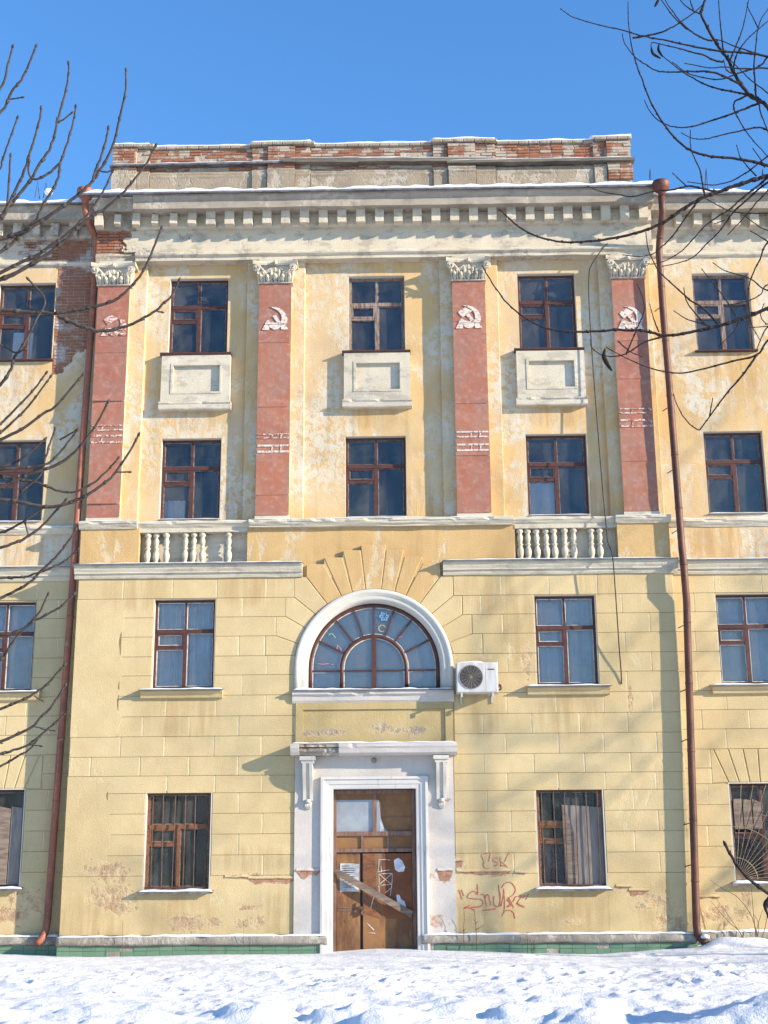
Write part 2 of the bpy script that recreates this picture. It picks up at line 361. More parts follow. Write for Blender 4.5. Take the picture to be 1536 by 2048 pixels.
M_GLS = glass_mat('window glass', 1.15, (.93, .95, .97)); M_GLS1 = glass_mat('dusty ground floor glass', .6, (.80, .82, .86))
def snow_mat():
    g = G('trampled snow', .65, .25); n = g.noise(7, 8, .7); n2 = g.noise(1.1, 4, .6)
    c = g.mix(g.ramp(n2, .4, .7), (.76, .76, .765), (.71, .715, .725)); c = g.mix(g.ramp(g.noise(3.2, 7, .75), .64, .76, 0, .35), c, (.66, .63, .60))
    g.col(c); g.bump(g.ma('ADD', n, g.ma('MULTIPLY', g.noise(28, 4, .7), .5)), .55, .05); return g.m
M_SNOW = snow_mat()
def bark_mat(name, a, b):
    g = G(name, .9, .15); n = g.noise(35, 5, .7); g.col(g.mix(g.ramp(n, .35, .65), a, b)); g.bump(n, .4, .004); return g.m
M_BARK = bark_mat('grey brown bark', (.085, .069, .058), (.048, .039, .035))
M_BARK2 = bark_mat('dark bark', (.040, .030, .028), (.022, .017, .018))

# ================================================================== ground
def gheight(X, Y):
    """snow surface: drift along the wall, trodden strip, clods, bank at the right, unseen heap added to shade it"""
    rng = np.random.RandomState(4)
    base = np.interp(X, [-400, -9, -7, -4.4, -1.2, 0, 1.3, 4.3, 5.9, 7.2, 9, 400], [0, 0, .01, -.03, .00, .06, .03, -.02, .06, .15, .17, .15])
    fade = np.clip((Y+4.0)/4.0, 0, 1)
    H = base*fade - .05*(1-fade)
    H += .05*np.exp(-((Y+1.2)/1.0)**2)*(0.5+.5*np.sin(X*.7+1))*np.clip((Y+3)/3, 0, 1)*np.clip(-Y/1.0, 0, 1)
    H += .012*np.sin(X*1.3+Y*.8)+.010*np.sin(X*.6-Y*1.7+2)
    near = (np.abs(X) < 16) & (Y > -19) & (Y < .6)
    xs, ys = X[near], Y[near]; h = np.zeros(xs.shape)
    def vnoise(x, y, s):
        x = x*s; y = y*s; xi = np.floor(x).astype(int); yi = np.floor(y).astype(int); fx = x-xi; fy = y-yi
        fx = fx*fx*(3-2*fx); fy = fy*fy*(3-2*fy)
        def r(a, b): n = (a*374761393+b*668265263) & 0x7fffffff; n = ((n ^ (n >> 13))*1274126177) & 0x7fffffff; return (n & 0xffff)/65535.
        return (r(xi, yi)*(1-fx)+r(xi+1, yi)*fx)*(1-fy)+(r(xi, yi+1)*(1-fx)+r(xi+1, yi+1)*fx)*fy
    tread = np.exp(-((ys+5.2+.35*np.sin(xs*.5))/2.3)**2)
    rough = vnoise(xs, ys, 3.1)-.5+.55*(vnoise(xs+31, ys, 7.3)-.5)+.3*(vnoise(xs, ys+17, 15.1)-.5)
    h += rough*(.016+.036*tread)+.022*(vnoise(xs*1.0+3, ys*1.0, 24.)-.5)*(.3+tread)
    h += .10*(vnoise(xs+5, ys*1.8+3, .8)-.5)*np.clip((-ys-1.5)/3, 0, 1)
    fore = np.clip((-ys-7.6)/1.5, 0, 1)
    cl = np.clip(vnoise(xs*.9+9, ys*1.3+2, 1.5)-.46, 0, 1)*1.1+np.clip(vnoise(xs+2, ys+8, 3.3)-.55, 0, 1)*.35
    h += fore*(cl*.15-.02)+fore*rough*.06
    for k in range(150):                                      # footprints along the trodden strip
        fx, fy = rng.uniform(-8, 8), -rng.normal(5.2, 1.7); a = rng.uniform(-.5, .5)+(0 if k % 2 else math.pi/2*rng.rand())
        dx, dy = xs-fx, ys-fy; u = dx*math.cos(a)+dy*math.sin(a); v = -dx*math.sin(a)+dy*math.cos(a)
        d2 = (u/.17)**2+(v/.085)**2; sel = d2 < 9
        h[sel] += -.075*np.exp(-d2[sel]**1.5)+.03*np.exp(-(np.sqrt(d2[sel])-1.5)**2*4)
    for (cx, cy, r, hh) in [(-1.15, -10.4, .40, .15), (-.2, -10.6, .30, .13), (.35, -10.9, .4, .12), (.95, -10.1, .55, .10), (1.9, -10.5, .30, .12), (2.6, -10.9, .5, .11), (-2.6, -10.9, .5, .06), (-.6, -9.4, .2, .07), (1.4, -9.2, .22, .06)]:
        d = np.sqrt(((xs-cx)/r)**2+((ys-cy)/(r*1.15))**2); h += .95*hh/(1+np.exp((d-1)*9))
    for (cx, cy, sx, sy, hh) in [(10.2, -13.7, 2.1, 2.2, 2.7), (6.3, -11.9, 1.7, 1.5, 1.0), (4.3, -12.6, 1.2, .9, .12)]:  # first and tallest heap lies out of view, added to shade the foreground
        h += hh*np.exp(-((xs-cx)/sx)**2-((ys-cy)/sy)**2)
    for (cx, cy, r, hh) in [(6.55, -.35, .30, .13), (6.95, -.45, .35, .10), (7.3, -.3, .3, .08), (6.3, -.75, .25, .05)]:
        h += hh*np.exp(-((xs-cx)/r)**2-((ys-cy)/(r*.8))**2)
    H[near] += h*np.clip((ys+19)/2, 0, 1)*np.clip((16-np.abs(xs))/2, 0, 1)*np.where(ys > -.25, .25, 1)
    return H
def build_ground():
    fx = np.arange(-8.6, 8.61, .045); fy = np.arange(-12.6, .9, .045)
    def ext(c, lo, hi):
        a = []; s = .06; v = c[-1]
        while v < hi: s *= 1.22; v += s; a.append(v)
        b = []; s = .06; v = c[0]
        while v > lo: s *= 1.22; v -= s; b.append(v)
        return np.array(b[::-1]+list(c)+a)
    gx, gy = ext(fx, -2600, 2600), ext(fy, -2600, 2600)
    X, Y = np.meshgrid(gx, gy); Z = gheight(X, Y); ny, nx = X.shape
    co = np.stack([X, Y, Z], -1).reshape(-1, 3)
    me = bpy.data.meshes.new('snow_ground'); idx = np.arange(nx*ny).reshape(ny, nx)
    q = np.stack([idx[:-1, :-1], idx[:-1, 1:], idx[1:, 1:], idx[1:, :-1]], -1).reshape(-1, 4)
    me.vertices.add(len(co)); me.vertices.foreach_set('co', co.ravel()); me.loops.add(q.size); me.loops.foreach_set('vertex_index', q.ravel())
    me.polygons.add(len(q)); me.polygons.foreach_set('loop_start', np.arange(0, q.size, 4)); me.polygons.foreach_set('loop_total', np.full(len(q), 4))
    me.update(); me.validate(); me.polygons.foreach_set('use_smooth', [True]*len(q)); me.materials.append(M_SNOW)
    o = bpy.data.objects.new('ground', me); COL.objects.link(o)
    tag(o, 'trampled white snow covering the ground before the facade', kind='structure')
build_ground()

# ================================================================== the building
B = empty('building', (0, 0, 0))
tag(B, 'four storey yellow plastered institute building with red pilasters and arched entrance bay', 'building')
XC = 6.16                      # half width of the entrance bay
YW = .40                       # wings stand back by this much
WEND = 10.1
def wall(name, x0, x1, z0, z1, yf, yb, holes, mat, parent):
    xs = sorted({x0, x1, *[min(max(h[k], x0), x1) for h in holes for k in (0, 1)]})
    zs = sorted({z0, z1, *[min(max(h[k], z0), z1) for h in holes for k in (2, 3)]})
    nx, nz = len(xs), len(zs); b = MB()
    V = [(x, y, z) for y in (yf, yb) for z in zs for x in xs]
    def idx(k, i, j): return k*nx*nz+j*nx+i
    solid = {}
    for i in range(nx-1):
        for j in range(nz-1):
            cx, cz = (xs[i]+xs[i+1])/2, (zs[j]+zs[j+1])/2
            solid[i, j] = not any(h[0] < cx < h[1] and h[2] < cz < h[3] for h in holes)
    F = []
    for (i, j), sl_ in solid.items():
        if not sl_: continue
        F.append((idx(0, i, j), idx(0, i+1, j), idx(0, i+1, j+1), idx(0, i, j+1)))
        F.append((idx(1, i, j+1), idx(1, i+1, j+1), idx(1, i+1, j), idx(1, i, j)))
        for (di, dj, a, c) in ((-1, 0, (i, j), (i, j+1)), (1, 0, (i+1, j+1), (i+1, j)), (0, -1, (i+1, j), (i, j)), (0, 1, (i, j+1), (i+1, j+1))):
            if not solid.get((i+di, j+dj), False): F.append((idx(0, *a), idx(0, *c), idx(1, *c), idx(1, *a)))
    b.add(V, F); return b.build(name, mat, parent)

WIN = {}                       # (col,row) -> x0,x1,z0,z1,wall y
ROWZ = {1: (1.209, 3.068), 2: (5.144, 6.984), 3: (8.769, 10.576), 4: (12.531, 14.336)}
ROWZW = {1: (1.28, 3.17), 2: (5.18, 7.05), 3: (8.79, 10.62), 4: (12.50, 14.33)}
def px_x(a, b, y, Y): return at(a, y, Y).x, at(b, y, Y).x
for r, (yy, Yf, L_, M_, R_) in {4: (635, .42, (340.5, 456.5), (698, 809), (1036.5, 1151)), 3: (960, .42, (323, 442), (691.5, 812), (1053.5, 1175)),
                               2: (1290, .12, (308.5, 430), None, (1070.5, 1192.5)), 1: (1680, .12, (293, 421.5), None, (1074.5, 1207))}.items():
    for c, p in ((-1, L_), (0, M_), (1, R_)):
        if p:
            x0, x1 = px_x(p[0], p[1], yy, Yf); WIN[c, r] = (x0, x1, *ROWZ[r], 0 if r < 3 else .30)
    for c in (-2, 2):
        x0, x1 = (-8.40, -7.13) if c < 0 else (7.11, 8.37); WIN[c, r] = (x0, x1, *ROWZW[r], YW)
def hole(k, e=.007):
    if k[1] == 1: e += .016
    x0, x1, z0, z1, _ = WIN[k]; return (x0-e, x1+e, z0-.007, z1+e)

# ---- bearing walls
lower = wall('wall', -XC, XC, -.3, 7.43, .022, .5, [hole((c, r)) for c in (-1, 1) for r in (1, 2)]+[(-1.605, 1.575, 5.06, 7.17), (-.97, .91, -.4, 3.16)], M_YEL, B)
upper = wall('wall', -XC+.02, XC-.02, 7.43, 15.3, .30, .8, [hole((c, r)) for c in (-1, 0, 1) for r in (3, 4)], M_OCH, B)
wingw = {}
for s in (-1, 1):
    x0, x1 = (XC-.03, WEND) if s > 0 else (-WEND, -XC+.03)
    wingw[s, 0] = wall('wall', x0, x1, -.3, 7.50, YW+.022, .9, [hole((2*s, r)) for r in (1, 2)], M_YELW, B)
    hl = [hole((2*s, r)) for r in (3, 4)]
    if s < 0: hl.append((-7.11, -6.19, 11.75, 14.68))
    wingw[s, 1] = wall('wall', x0, x1, 7.50, 14.67, YW, .9, hl, M_OCH, B)
tag(upper, 'ochre upper wall with pale flaking patches'); tag(lower, 'yellow lower wall of scored plaster blocks')

# ---- inside: dark floors and partitions behind the glass
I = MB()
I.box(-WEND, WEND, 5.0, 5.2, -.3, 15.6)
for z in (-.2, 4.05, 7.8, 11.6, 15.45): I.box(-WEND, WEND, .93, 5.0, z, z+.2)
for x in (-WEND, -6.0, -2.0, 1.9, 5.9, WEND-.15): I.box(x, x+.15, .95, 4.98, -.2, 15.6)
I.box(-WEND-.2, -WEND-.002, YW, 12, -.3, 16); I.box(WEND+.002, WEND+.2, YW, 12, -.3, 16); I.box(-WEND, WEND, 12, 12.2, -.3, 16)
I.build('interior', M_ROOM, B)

# ---- scored plaster blocks
ROWS = [7.43, 7.0, 6.6, 6.2, 5.79, 5.4, 4.99, 4.57, 4.17, 3.77, 3.39, 3.05, 2.65, 2.25, 1.85, 1.46, .35]
GAPV, GAPH = .011, .0025
JOINT = {}
def add_block(poly, y, mat, parent, name='plaster_block'):
    return MB().block(poly, y, y+.03, .0105).build(name, mat, parent)
def rect_block(x0, x1, z0, z1, y, mat, parent, pt=True):
    if x1-x0 < .06 or z1-z0 < .06: return
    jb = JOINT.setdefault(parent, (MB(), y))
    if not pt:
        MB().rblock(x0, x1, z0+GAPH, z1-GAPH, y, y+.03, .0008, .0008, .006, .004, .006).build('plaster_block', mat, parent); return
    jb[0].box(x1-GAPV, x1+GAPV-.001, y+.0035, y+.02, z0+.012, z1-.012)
    dy = random.uniform(-.0025, .0025)
    MB().rblock(x0+GAPV, x1-GAPV, z0+GAPH, z1-GAPH, y+dy, y+.03, .005, random.uniform(.006, .009), .004, .005, .007).build('plaster_block', mat, parent)
def fill_rows(x0, x1, y, mat, parent, solids, wins, L=.98, phase=0, rows=ROWS):
    for k in range(len(rows)-1):
        zt, zb = rows[k], rows[k+1]; obs = []
        for (a, b, c, d) in solids:
            if min(zt, d)-max(zb, c) > .08: obs.append((a, b))
        for (a, b, c, d) in wins:
            ov = min(zt, d)-max(zb, c)
            if ov > .06:
                obs.append((a, b))
                if c-zb > .10: rect_block(a, b, zb, c, y, mat, parent, k < len(rows)-2)
        obs.sort(); cur = x0; spans = []
        for a, b in obs:
            if a > cur: spans.append((cur, a))
            cur = max(cur, b)
        if cur < x1: spans.append((cur, x1))
        last = k == len(rows)-2
        for a, b in spans:
            js = [a]; off = (k % 2)*L/2+phase; p = x0+off
            while p < b:
                q = p+random.uniform(-.05, .05)
                if q > a+.22 and q < b-.22 and not last: js.append(q)
                p += L
            js.append(b)
            for i in range(len(js)-1): rect_block(js[i], js[i+1], zb, zt, y, mat, parent, not last)
arch_lim = [(-1.64, 1.63, 7.0, 7.43), (-1.82, 1.81, 6.6, 7.0), (-2.03, 2.0, 6.2, 6.6), (-2.25, 2.21, 5.79, 6.2), (-1.62, 1.59, 3.98, 5.79), (-1.60, 1.56, -.2, 3.98)]
rep = [(-XC, -5.22, 4.17, 7.0), (-XC, -5.35, 1.46, 3.39)]
fill_rows(-XC, XC, 0, M_YEL, lower, arch_lim+rep, [hole((c, r), .005) for c in (-1, 1) for r in (1, 2)])
for k, (a, b, c, d) in enumerate(rep):                      # smooth repair plaster, ragged inner edge
    n = int((d-c)/.07); P = [(a+.003, c+.003)]+[(b+.035+.13*fbm(i*.23, 4.4+k, 2.2), c+.003+(d-c-.006)*i/n) for i in range(n+1)]+[(a+.003, d-.003)]
    MB().prism(P, -.0035, .03).build('plaster_patch', M_YEL, lower)
for s in (-1, 1):
    x0, x1 = (XC, WEND) if s > 0 else (-WEND, -XC)
    wx0, wx1 = WIN[2*s, 1][:2]
    fill_rows(x0, x1, YW, M_YELW, wingw[s, 0], [(wx0-.34, wx1+.34, 3.17, 3.86)], [hole((2*s, r), .005) for r in (1, 2)], rows=[7.50, 7.08, 6.68, 6.27, 5.85, 5.44, 5.04, 4.65, 4.26, 3.86, 3.48, 3.17, 2.76, 2.35, 1.95, 1.55, .35])
    n = 6; xb = [wx0+(wx1-wx0)*i/n for i in range(n+1)]; cx = (wx0+wx1)/2; xt = [cx+(x-cx)*1.42 for x in xb]
    for i in range(n):
        add_block([(xb[i]+.009, 3.195), (xb[i+1]-.009, 3.195), (xt[i+1]-.009, 3.855), (xt[i]+.009, 3.855)], YW, M_YELW, wingw[s, 0], 'voussoir')
    add_block([(wx0-.33, 3.18), (xb[0]-.01, 3.195), (xt[0]-.01, 3.855), (wx0-.33, 3.855)], YW, M_YELW, wingw[s, 0], 'voussoir')
    add_block([(xb[n]+.01, 3.195), (wx1+.33, 3.18), (wx1+.33, 3.855), (xt[n]+.01, 3.855)], YW, M_YELW, wingw[s, 0], 'voussoir')

for par, (jb, y) in JOINT.items(): tag(jb.build('joint_highlight', M_JOINT, par), kind='stuff')  # strips that put the bright sunlit joint edges into colour
# ---- arched surround above the door
AZ = 5.53
AX = -.015
arch = empty('arch', (0, 0, 0), B)
ring = [(-89, None)]
def rp(x, z):
    a = math.atan2(z-AZ, x-AX); return (AX+1.625*math.cos(a), AZ+1.625*math.sin(a))
Rr = [rp(.15, 7.18), rp(.43, 7.12), rp(.66, 7.04), rp(.955, 6.87), rp(1.20, 6.65), rp(1.42, 6.37), rp(1.60, 6.05), (AX+1.625, 5.79)]
def ms(p): return (2*AX-p[0], p[1])
def mid(a, b):                                              # extra point so the inner edge follows the ring
    return rp((a[0]+b[0])/2, (a[1]+b[1])/2)
Rp = []
Rp.append([Rr[0], Rr[1], (.63, 7.99), (.25, 7.99)])
Rp.append([Rr[1], Rr[2], (1.02, 7.84), (.63, 7.84)])
Rp.append([Rr[2], Rr[3], (1.38, 7.43), (1.38, 7.70), (1.02, 7.70)])
Rp.append([Rr[3], Rr[4], (1.63, 7.0), (1.63, 7.425), (1.385, 7.425)])
Rp.append([Rr[4], Rr[5], (1.81, 6.6), (1.81, 7.0), (1.63, 7.0)])
Rp.append([Rr[5], Rr[6], (2.0, 6.2), (2.0, 6.6), (1.81, 6.6)])
Rp.append([Rr[6], Rr[7], (2.21, 5.79), (2.21, 6.2), (2.0, 6.2)])
key = [ms(Rr[0]), Rr[0], (.25, 8.10), (-.28, 8.10)]
def shrink(p, d=.005): return inset(p, d)
for p in [key]+Rp+[[ms(q) for q in reversed(pp)] for pp in Rp]:
    A = sum(p[i][0]*p[(i+1) % len(p)][1]-p[(i+1) % len(p)][0]*p[i][1] for i in range(len(p)))
    if A < 0: p = p[::-1]
    add_block(shrink(p), -.002, M_OCHB if max(q[1] for q in p) > 7.6 else M_YEL, arch, 'voussoir')
MB().prism([(-1.42, 7.40), (1.37, 7.40), (1.37, 7.69), (1.01, 7.69), (1.01, 7.83), (.62, 7.83), (.62, 7.98), (.24, 7.98), (.24, 8.09), (-.27, 8.09), (-.27, 7.98), (-.65, 7.98), (-.65, 7.83), (-1.04, 7.83), (-1.04, 7.69), (-1.40, 7.69)][::1], .007, .08).build('arch_backing', M_OCHB, arch)
# spandrel filling between the round ring and the square opening
for s in (-1, 1):
    b = MB(); N_ = 16; V = []; F = []
    for i in range(N_+1):
        a = math.pi/2*i/N_; cx, cz = AX+s*1.61*math.cos(a), AZ+1.61*math.sin(a)
        V += [(cx, .024, cz), (AX+s*1.66, .024, cz) if a < math.pi/4 else (cx, .024, 7.19)]
    for i in range(N_): F.append((2*i, 2*i+1, 2*i+3, 2*i+2))
    F.append((2*(N_//2-1)+1, 2*(N_//2)+1, 2*(N_//2-1)+1)) if False else None
    V.append((AX+s*1.66, .024, 7.19)); F.append((2*(N_//2)-1, 2*(N_//2)+1, len(V)-1))
    b.add(V, F).build('spandrel', M_YEL, arch)
def arch_band(r0, r1, y0, y1, zb, n=40, prof=None):
    """half-ring with straight legs down to zb"""
    b = MB(); secs = []
    secs.append((1, 0, zb)); secs.append((1, 0, AZ))
    for i in range(1, n): a = math.pi*i/n; secs.append((math.cos(a), math.sin(a), None))
    secs.append((-1, 0, AZ)); secs.append((-1, 0, zb)); V = []; F = []
    prof = prof or [(r0, y1), (r0, y0), (r1, y0), (r1, y1)]
    m_ = len(prof)
    for (c, s_, z) in secs:
        for (r, y) in prof:
            if z is None: V.append((AX+r*c, y, AZ+r*s_))
            else: V.append((AX+r*c, y, z))
    for i in range(len(secs)-1):
        for j in range(m_):
            q = (j+1) % m_; F.append((i*m_+j, i*m_+q, (i+1)*m_+q, (i+1)*m_+j))
    F.append(tuple(range(m_))); F.append(tuple(range(len(secs)*m_-m_, len(secs)*m_)))
    return b.add(V, F)
arch_band(0, 0, 0, 0, 5.08, prof=[(1.345, .28), (1.345, .09), (1.40, -.005), (1.44, -.02), (1.50, -.005), (1.53, -.045), (1.60, -.05), (1.618, -.03), (1.618, .26)]).build('archivolt', M_REV, arch, True)

# ---- windows
PANE = MB().box(-.5, .5, -.003, .003, -.5, .5).mesh('pane', M_GLS)
PANE1 = MB().box(-.5, .5, -.003, .003, -.5, .5).mesh('pane', M_GLS1)
def snow_strip(x0, x1, yf, yb, z, h, parent, name='snow', seed=0, seg=.045):
    b = MB(); k = max(3, int((x1-x0)/seg)); V = []; F = []
    for i in range(k+1):
        x = x0+(x1-x0)*i/k; e = min(1, i*.5+.2, (k-i)*.5+.2)
        hh = max(.006, h*e*(1+.7*fbm(x*2.5+seed, seed*1.3, 1.1, 3))); f = yf+.012*fbm(x*3+seed, 4.4, 0, 2)
        V += [(x, yb, z), (x, f, z), (x, f-.006, z+hh*.45), (x, f+.02, z+hh*.9), (x, (f+yb)/2, z+hh), (x, yb, z+hh*1.15)]
    for i in range(k):
        for j in range(6):
            q = (j+1) % 6; F.append((i*6+j, i*6+q, (i+1)*6+q, (i+1)*6+j))
    F.append(tuple(range(6))); F.append(tuple(range(k*6, k*6+6)))
    return b.add(V, F).build(name, M_SNOWC, parent, True)
def curtain(x0, x1, z0, z1, y, mat, parent, waves, amp=.025, name='curtain'):
    b = MB(); n = waves*8; V = []; F = []
    for i in range(n+1):
        t = i/n; x = x0+(x1-x0)*t; yy = y+amp*math.sin(t*waves*2*math.pi)+amp*.6*math.sin(t*waves*.73*2*math.pi+1)
        V += [(x, yy, z0), (x+.01*math.sin(t*9), yy*.98+y*.02, z1)]
    for i in range(n): F.append((2*i, 2*i+2, 2*i+3, 2*i+1))
    return b.add(V, F).build(name, mat, parent, True, fix=False)
def bars_frame(b, y, x0, x1, z0, z1, wj, d=.06):
    b.box(x0, x0+wj, y, y+d, z0, z1); b.box(x1-wj, x1, y, y+d, z0, z1); b.box(x0+wj, x1-wj, y+.001, y+d, z1-wj, z1); b.box(x0+wj, x1-wj, y+.001, y+d, z0, z0+wj)
def window(key, style, mat=None, label=None):
    x0, x1, z0, z1, yw = WIN[key]; yf = yw+.125; mat = mat or M_FRM; W_ = x1-x0; H_ = z1-z0
    b = MB(); j = .05; bars_frame(b, yf, x0, x1, z0, z1, j, .08)
    zt = z1-H_*.355; xm = (x0+x1)/2+random.uniform(-.01, .01)
    b.box(x0+j, x1-j, yf-.012, yf+.075, zt-.045, zt+.04)
    one = key[1] == 1 and abs(key[0]) == 1
    if not one: b.box(xm-.022, xm+.022, yf+.008, yf+.07, zt+.04, z1-j)
    b.box(xm-.04, xm+.04, yf-.006, yf+.075, z0+j, zt-.045)
    zv = zt-.045-H_*.165
    b.box(x0+j, xm-.04, yf+.004, yf+.07, zv-.028, zv+.028)
    bars_frame(b, yf-.004, x0+j+.004, xm-.044, zv+.03, zt-.048, .028, .06)
    w_ = b.build('window', mat, B)
    lights = [(x0+j, xm-.022, zt+.04, z1-j), (xm+.022, x1-j, zt+.04, z1-j), (x0+j+.03, xm-.07, zv+.06, zt-.075), (x0+j, xm-.04, z0+j, zv-.028), (xm+.04, x1-j, z0+j, zt-.045)]
    if one: lights[0:2] = [(x0+j, x1-j, zt+.04, z1-j)]
    pb = MB()
    for (a, c, d, e) in lights:
        bars_frame(pb, yf+.022, a-.004, c+.004, d-.004, e+.004, .02, .022)
        inst(PANE1 if key[1] == 1 else PANE, 'pane', w_, ((a+c)/2, yf+.042, (d+e)/2), (random.uniform(-.025, .025), 0, random.uniform(-.025, .025)), (c-a+.004, 1, e-d+.004))
    pb.build('putty', M_PUT if key[1] == 2 else M_PUTD, w_)
    rv = MB(); t = .006 if key[1] > 1 else .022; yb_ = yf+.085
    for q in (-1, 1):
        xa, xb_ = (x0-t, x0-.001) if q < 0 else (x1+.001, x1+t); rv.box(xa, xb_, yw+.003, yb_, z0-.002, z1+t)
    rv.box(x0-.001, x1+.001, yw+.0035, yb_, z1+.001, z1+t)
    rv.build('reveal', M_REV, w_)
    sb = MB(); sb.box(x0-.02, x1+.02, yw-.002, yb_, z0-.03, z0-.002); sb.build('sill_bed', M_CON, w_)
    if style in ('two', 'one'):
        e = .235 if style == 'two' else .10
        if style == 'two':
            MB().extrude_x([(yw-.13, z0-.055), (yw-.13, z0-.085), (yw-.09, z0-.13), (yw-.07, z0-.20), (yw-.05, z0-.215), (yw+.01, z0-.215), (yw+.01, z0-.055)], x0-e+.03, x1+e-.03, .15, .004, seed=3).build('sill', M_YEL if abs(key[0]) < 2 else M_YELW, w_)
        s_ = MB(); yo = yw-(.19 if style == 'two' else .13)
        s_.extrude_x([(yo, z0-.05), (yo, z0-.085 if style == 'one' else z0-.062), (yo+.012, z0-.062), (yw+.1, z0-.012), (yw+.1, z0-.004)], x0-e, x1+e, .12, .006, seed=5).build('sill_sheet', M_TIN, w_)
        snow_strip(x0-e+.01, x1+e-.012, yo+.006, yf-.005, z0-.046, .045 if style == 'one' else .032, w_, seed=x0)
    if style == 'three': snow_strip(x0, x1, yw-.06, yf-.004, z0-.002, .016, w_, seed=x0)
    if style == 'four':
        ap = MB(); pf = yw-.15; a0, a1 = x0-.10, x1+.11; za, zb = 11.36, z0-.09
        q0, q1, p0, p1 = a0+.27, a1-.24, za+.24, zb-.24
        a_ = wall('apron', a0, a1, za, zb, pf, yw-.001, [(q0, q1, p0, p1)], M_WHT, w_)
        MB().box(q0-.01, q1+.01, pf+.07, pf+.09, p0-.01, p1+.01).build('apron_panel', M_WHT, w_)
        fr_ = MB(); bars_frame(fr_, pf-.012, q0-.06, q1+.06, p0-.05, p1+.05, .045, .02); fr_.build('apron_frame', M_WHT, w_)
        MB().extrude_x([(pf-.05, za+.0), (pf-.05, za-.03), (pf-.02, za-.06), (pf-.015, za-.15), (pf, za-.17), (yw, za-.17), (yw, za)], a0-.03, a1+.03, .1, .006, seed=8, chips=.1).build('apron_moulding', M_WHT, w_)
        sb2 = MB(); sb2.extrude_x([(pf-.03, z0-.03), (pf-.03, z0-.055), (pf, z0-.088), (yw, z0-.088), (yw, z0-.02)], x0-.14, x1+.12, .1, .010, seed=2); sb2.build('sill_sheet', M_FRM, w_)
    if style == 'plain4':
        sb2 = MB(); sb2.extrude_x([(yw-.10, z0-.03), (yw-.10, z0-.05), (yw, z0-.06), (yw, z0-.01)], x0-.05, x1+.05, .1, .006, seed=2); sb2.build('sill_sheet', M_FRM, w_)
    if label: w_['label'] = label
    return w_
names = {(-1, 4): 'top window with shut vent at the left bay', (0, 4): 'top window over the door axis', (1, 4): 'top window beside the hanging cable'}
WO = {}
for k in WIN:
    c, r = k; mt = None
    if r == 1 and abs(c) == 1: mt = M_FRMO
    if k == (2, 4) or k == (0, 4): mt = M_FRMG
    st = {1: 'one', 2: 'two', 3: 'three', 4: 'four' if abs(c) < 2 else 'plain4'}[r]
    WO[k] = window(k, st, mt)
# what stands behind the glass
x0, x1, z0, z1, _ = WIN[-1, 2]; curtain(x0, x1, z0, z1, .245, M_NET, WO[-1, 2], 13, .016); WO[-1, 2]['label'] = 'second storey window with pleated net curtain'
x0, x1, z0, z1, _ = WIN[1, 2]; curtain(x0, x1, z0, z1, .25, M_CUR, WO[1, 2], 6, .02); WO[1, 2]['label'] = 'second storey window with blue grey curtain above the cable end'
x0, x1, z0, z1, _ = WIN[-2, 2]; curtain(x0, x1, z0, z1, YW+.28, M_CUR, WO[-2, 2], 3, .02)
x0, x1, z0, z1, _ = WIN[2, 2]; curtain(x0, x1, z0+.1, z1, YW+.30, M_CUR, WO[2, 2], 3, .02)
x0, x1, z0, z1, _ = WIN[1, 3]; curtain(x0+.05, (x0+x1)/2+.02, z0, z1-.95, .52, M_NET, WO[1, 3], 2, .03); WO[1, 3]['label'] = 'third storey window with white cloth behind its lower left pane'
x0, x1, z0, z1, _ = WIN[-1, 3]; curtain(x0+.05, x0+.5, z0, z0+.5, .62, M_CUR, WO[-1, 3], 4, .02)
x0, x1, z0, z1, _ = WIN[-2, 4]
MB().block([(x1-.95, z0+.05), (x1-.52, z0+.05), (x1-.50, z0+.72), (x1-.95, z0+.74)], YW+.22, YW+.30, .01).build('board', M_NET, WO[-2, 4])
# iron bars of the ground floor
BAR = MB().tube([(0, 0, 0), (0, 0, 1)], .011, 6).mesh('bar', M_BAR)
def grille(k, n, y):
    x0, x1, z0, z1, yw = WIN[k]
    for i in range(n):
        x = x0+(x1-x0)*(i+.55)/n; inst(BAR, 'bar', WO[k], (x+random.uniform(-.01, .01), y, z0-.02), (random.uniform(-.006, .006), random.uniform(-.012, .012), 0), (1, 1, z1-z0+.03))
    for zz in (z0+.03, z1-.03): MB().box(x0-.01, x1+.01, y-.006, y+.006, zz-.012, zz+.012).build('crossbar', M_BAR, WO[k])
grille((-1, 1), 6, .05); grille((1, 1), 6, .05)
WO[-1, 1]['label'] = 'barred ground floor window with orange wooden frame'
WO[1, 1]['label'] = 'barred ground floor window half covered by a grey board'
x0, x1, z0, z1, _ = WIN[1, 1]
MB().block([(x0+.52, z0+.03), (x1-.01, z0+.03), (x1-.01, z1-.35), (x0+.50, z1-.30)], .098, .112, .003).build('board', M_BOARD, WO[1, 1])
MB().block([(x0+.55, z0+.03), (x0+.72, z0+.05), (x0+.80, z0+.6), (x0+.70, z0+1.1), (x0+.56, z1-.32), (x0+.50, z1-.32)], .082, .094, .003).build('board', M_WOOD, WO[1, 1])
x0, x1, z0, z1, yw = WIN[-2, 1]
for i in range(5):
    a = x0+.02+i*(x1-x0-.04)/5; MB().block([(a, z0+.03), (a+(x1-x0)/5-.025, z0+.03), (a+(x1-x0)/5-.02, z1-.33-random.uniform(0, .06)), (a+.005, z1-.33)], YW+.085, YW+.105, .004).build('plank', M_WOOD if i % 2 else M_BOARD, WO[-2, 1])
WO[-2, 1]['label'] = 'ground floor window boarded with upright planks'
x0, x1, z0, z1, yw = WIN[2, 1]; o_ = Vector((x0+.02, YW+.04, z0+.03))
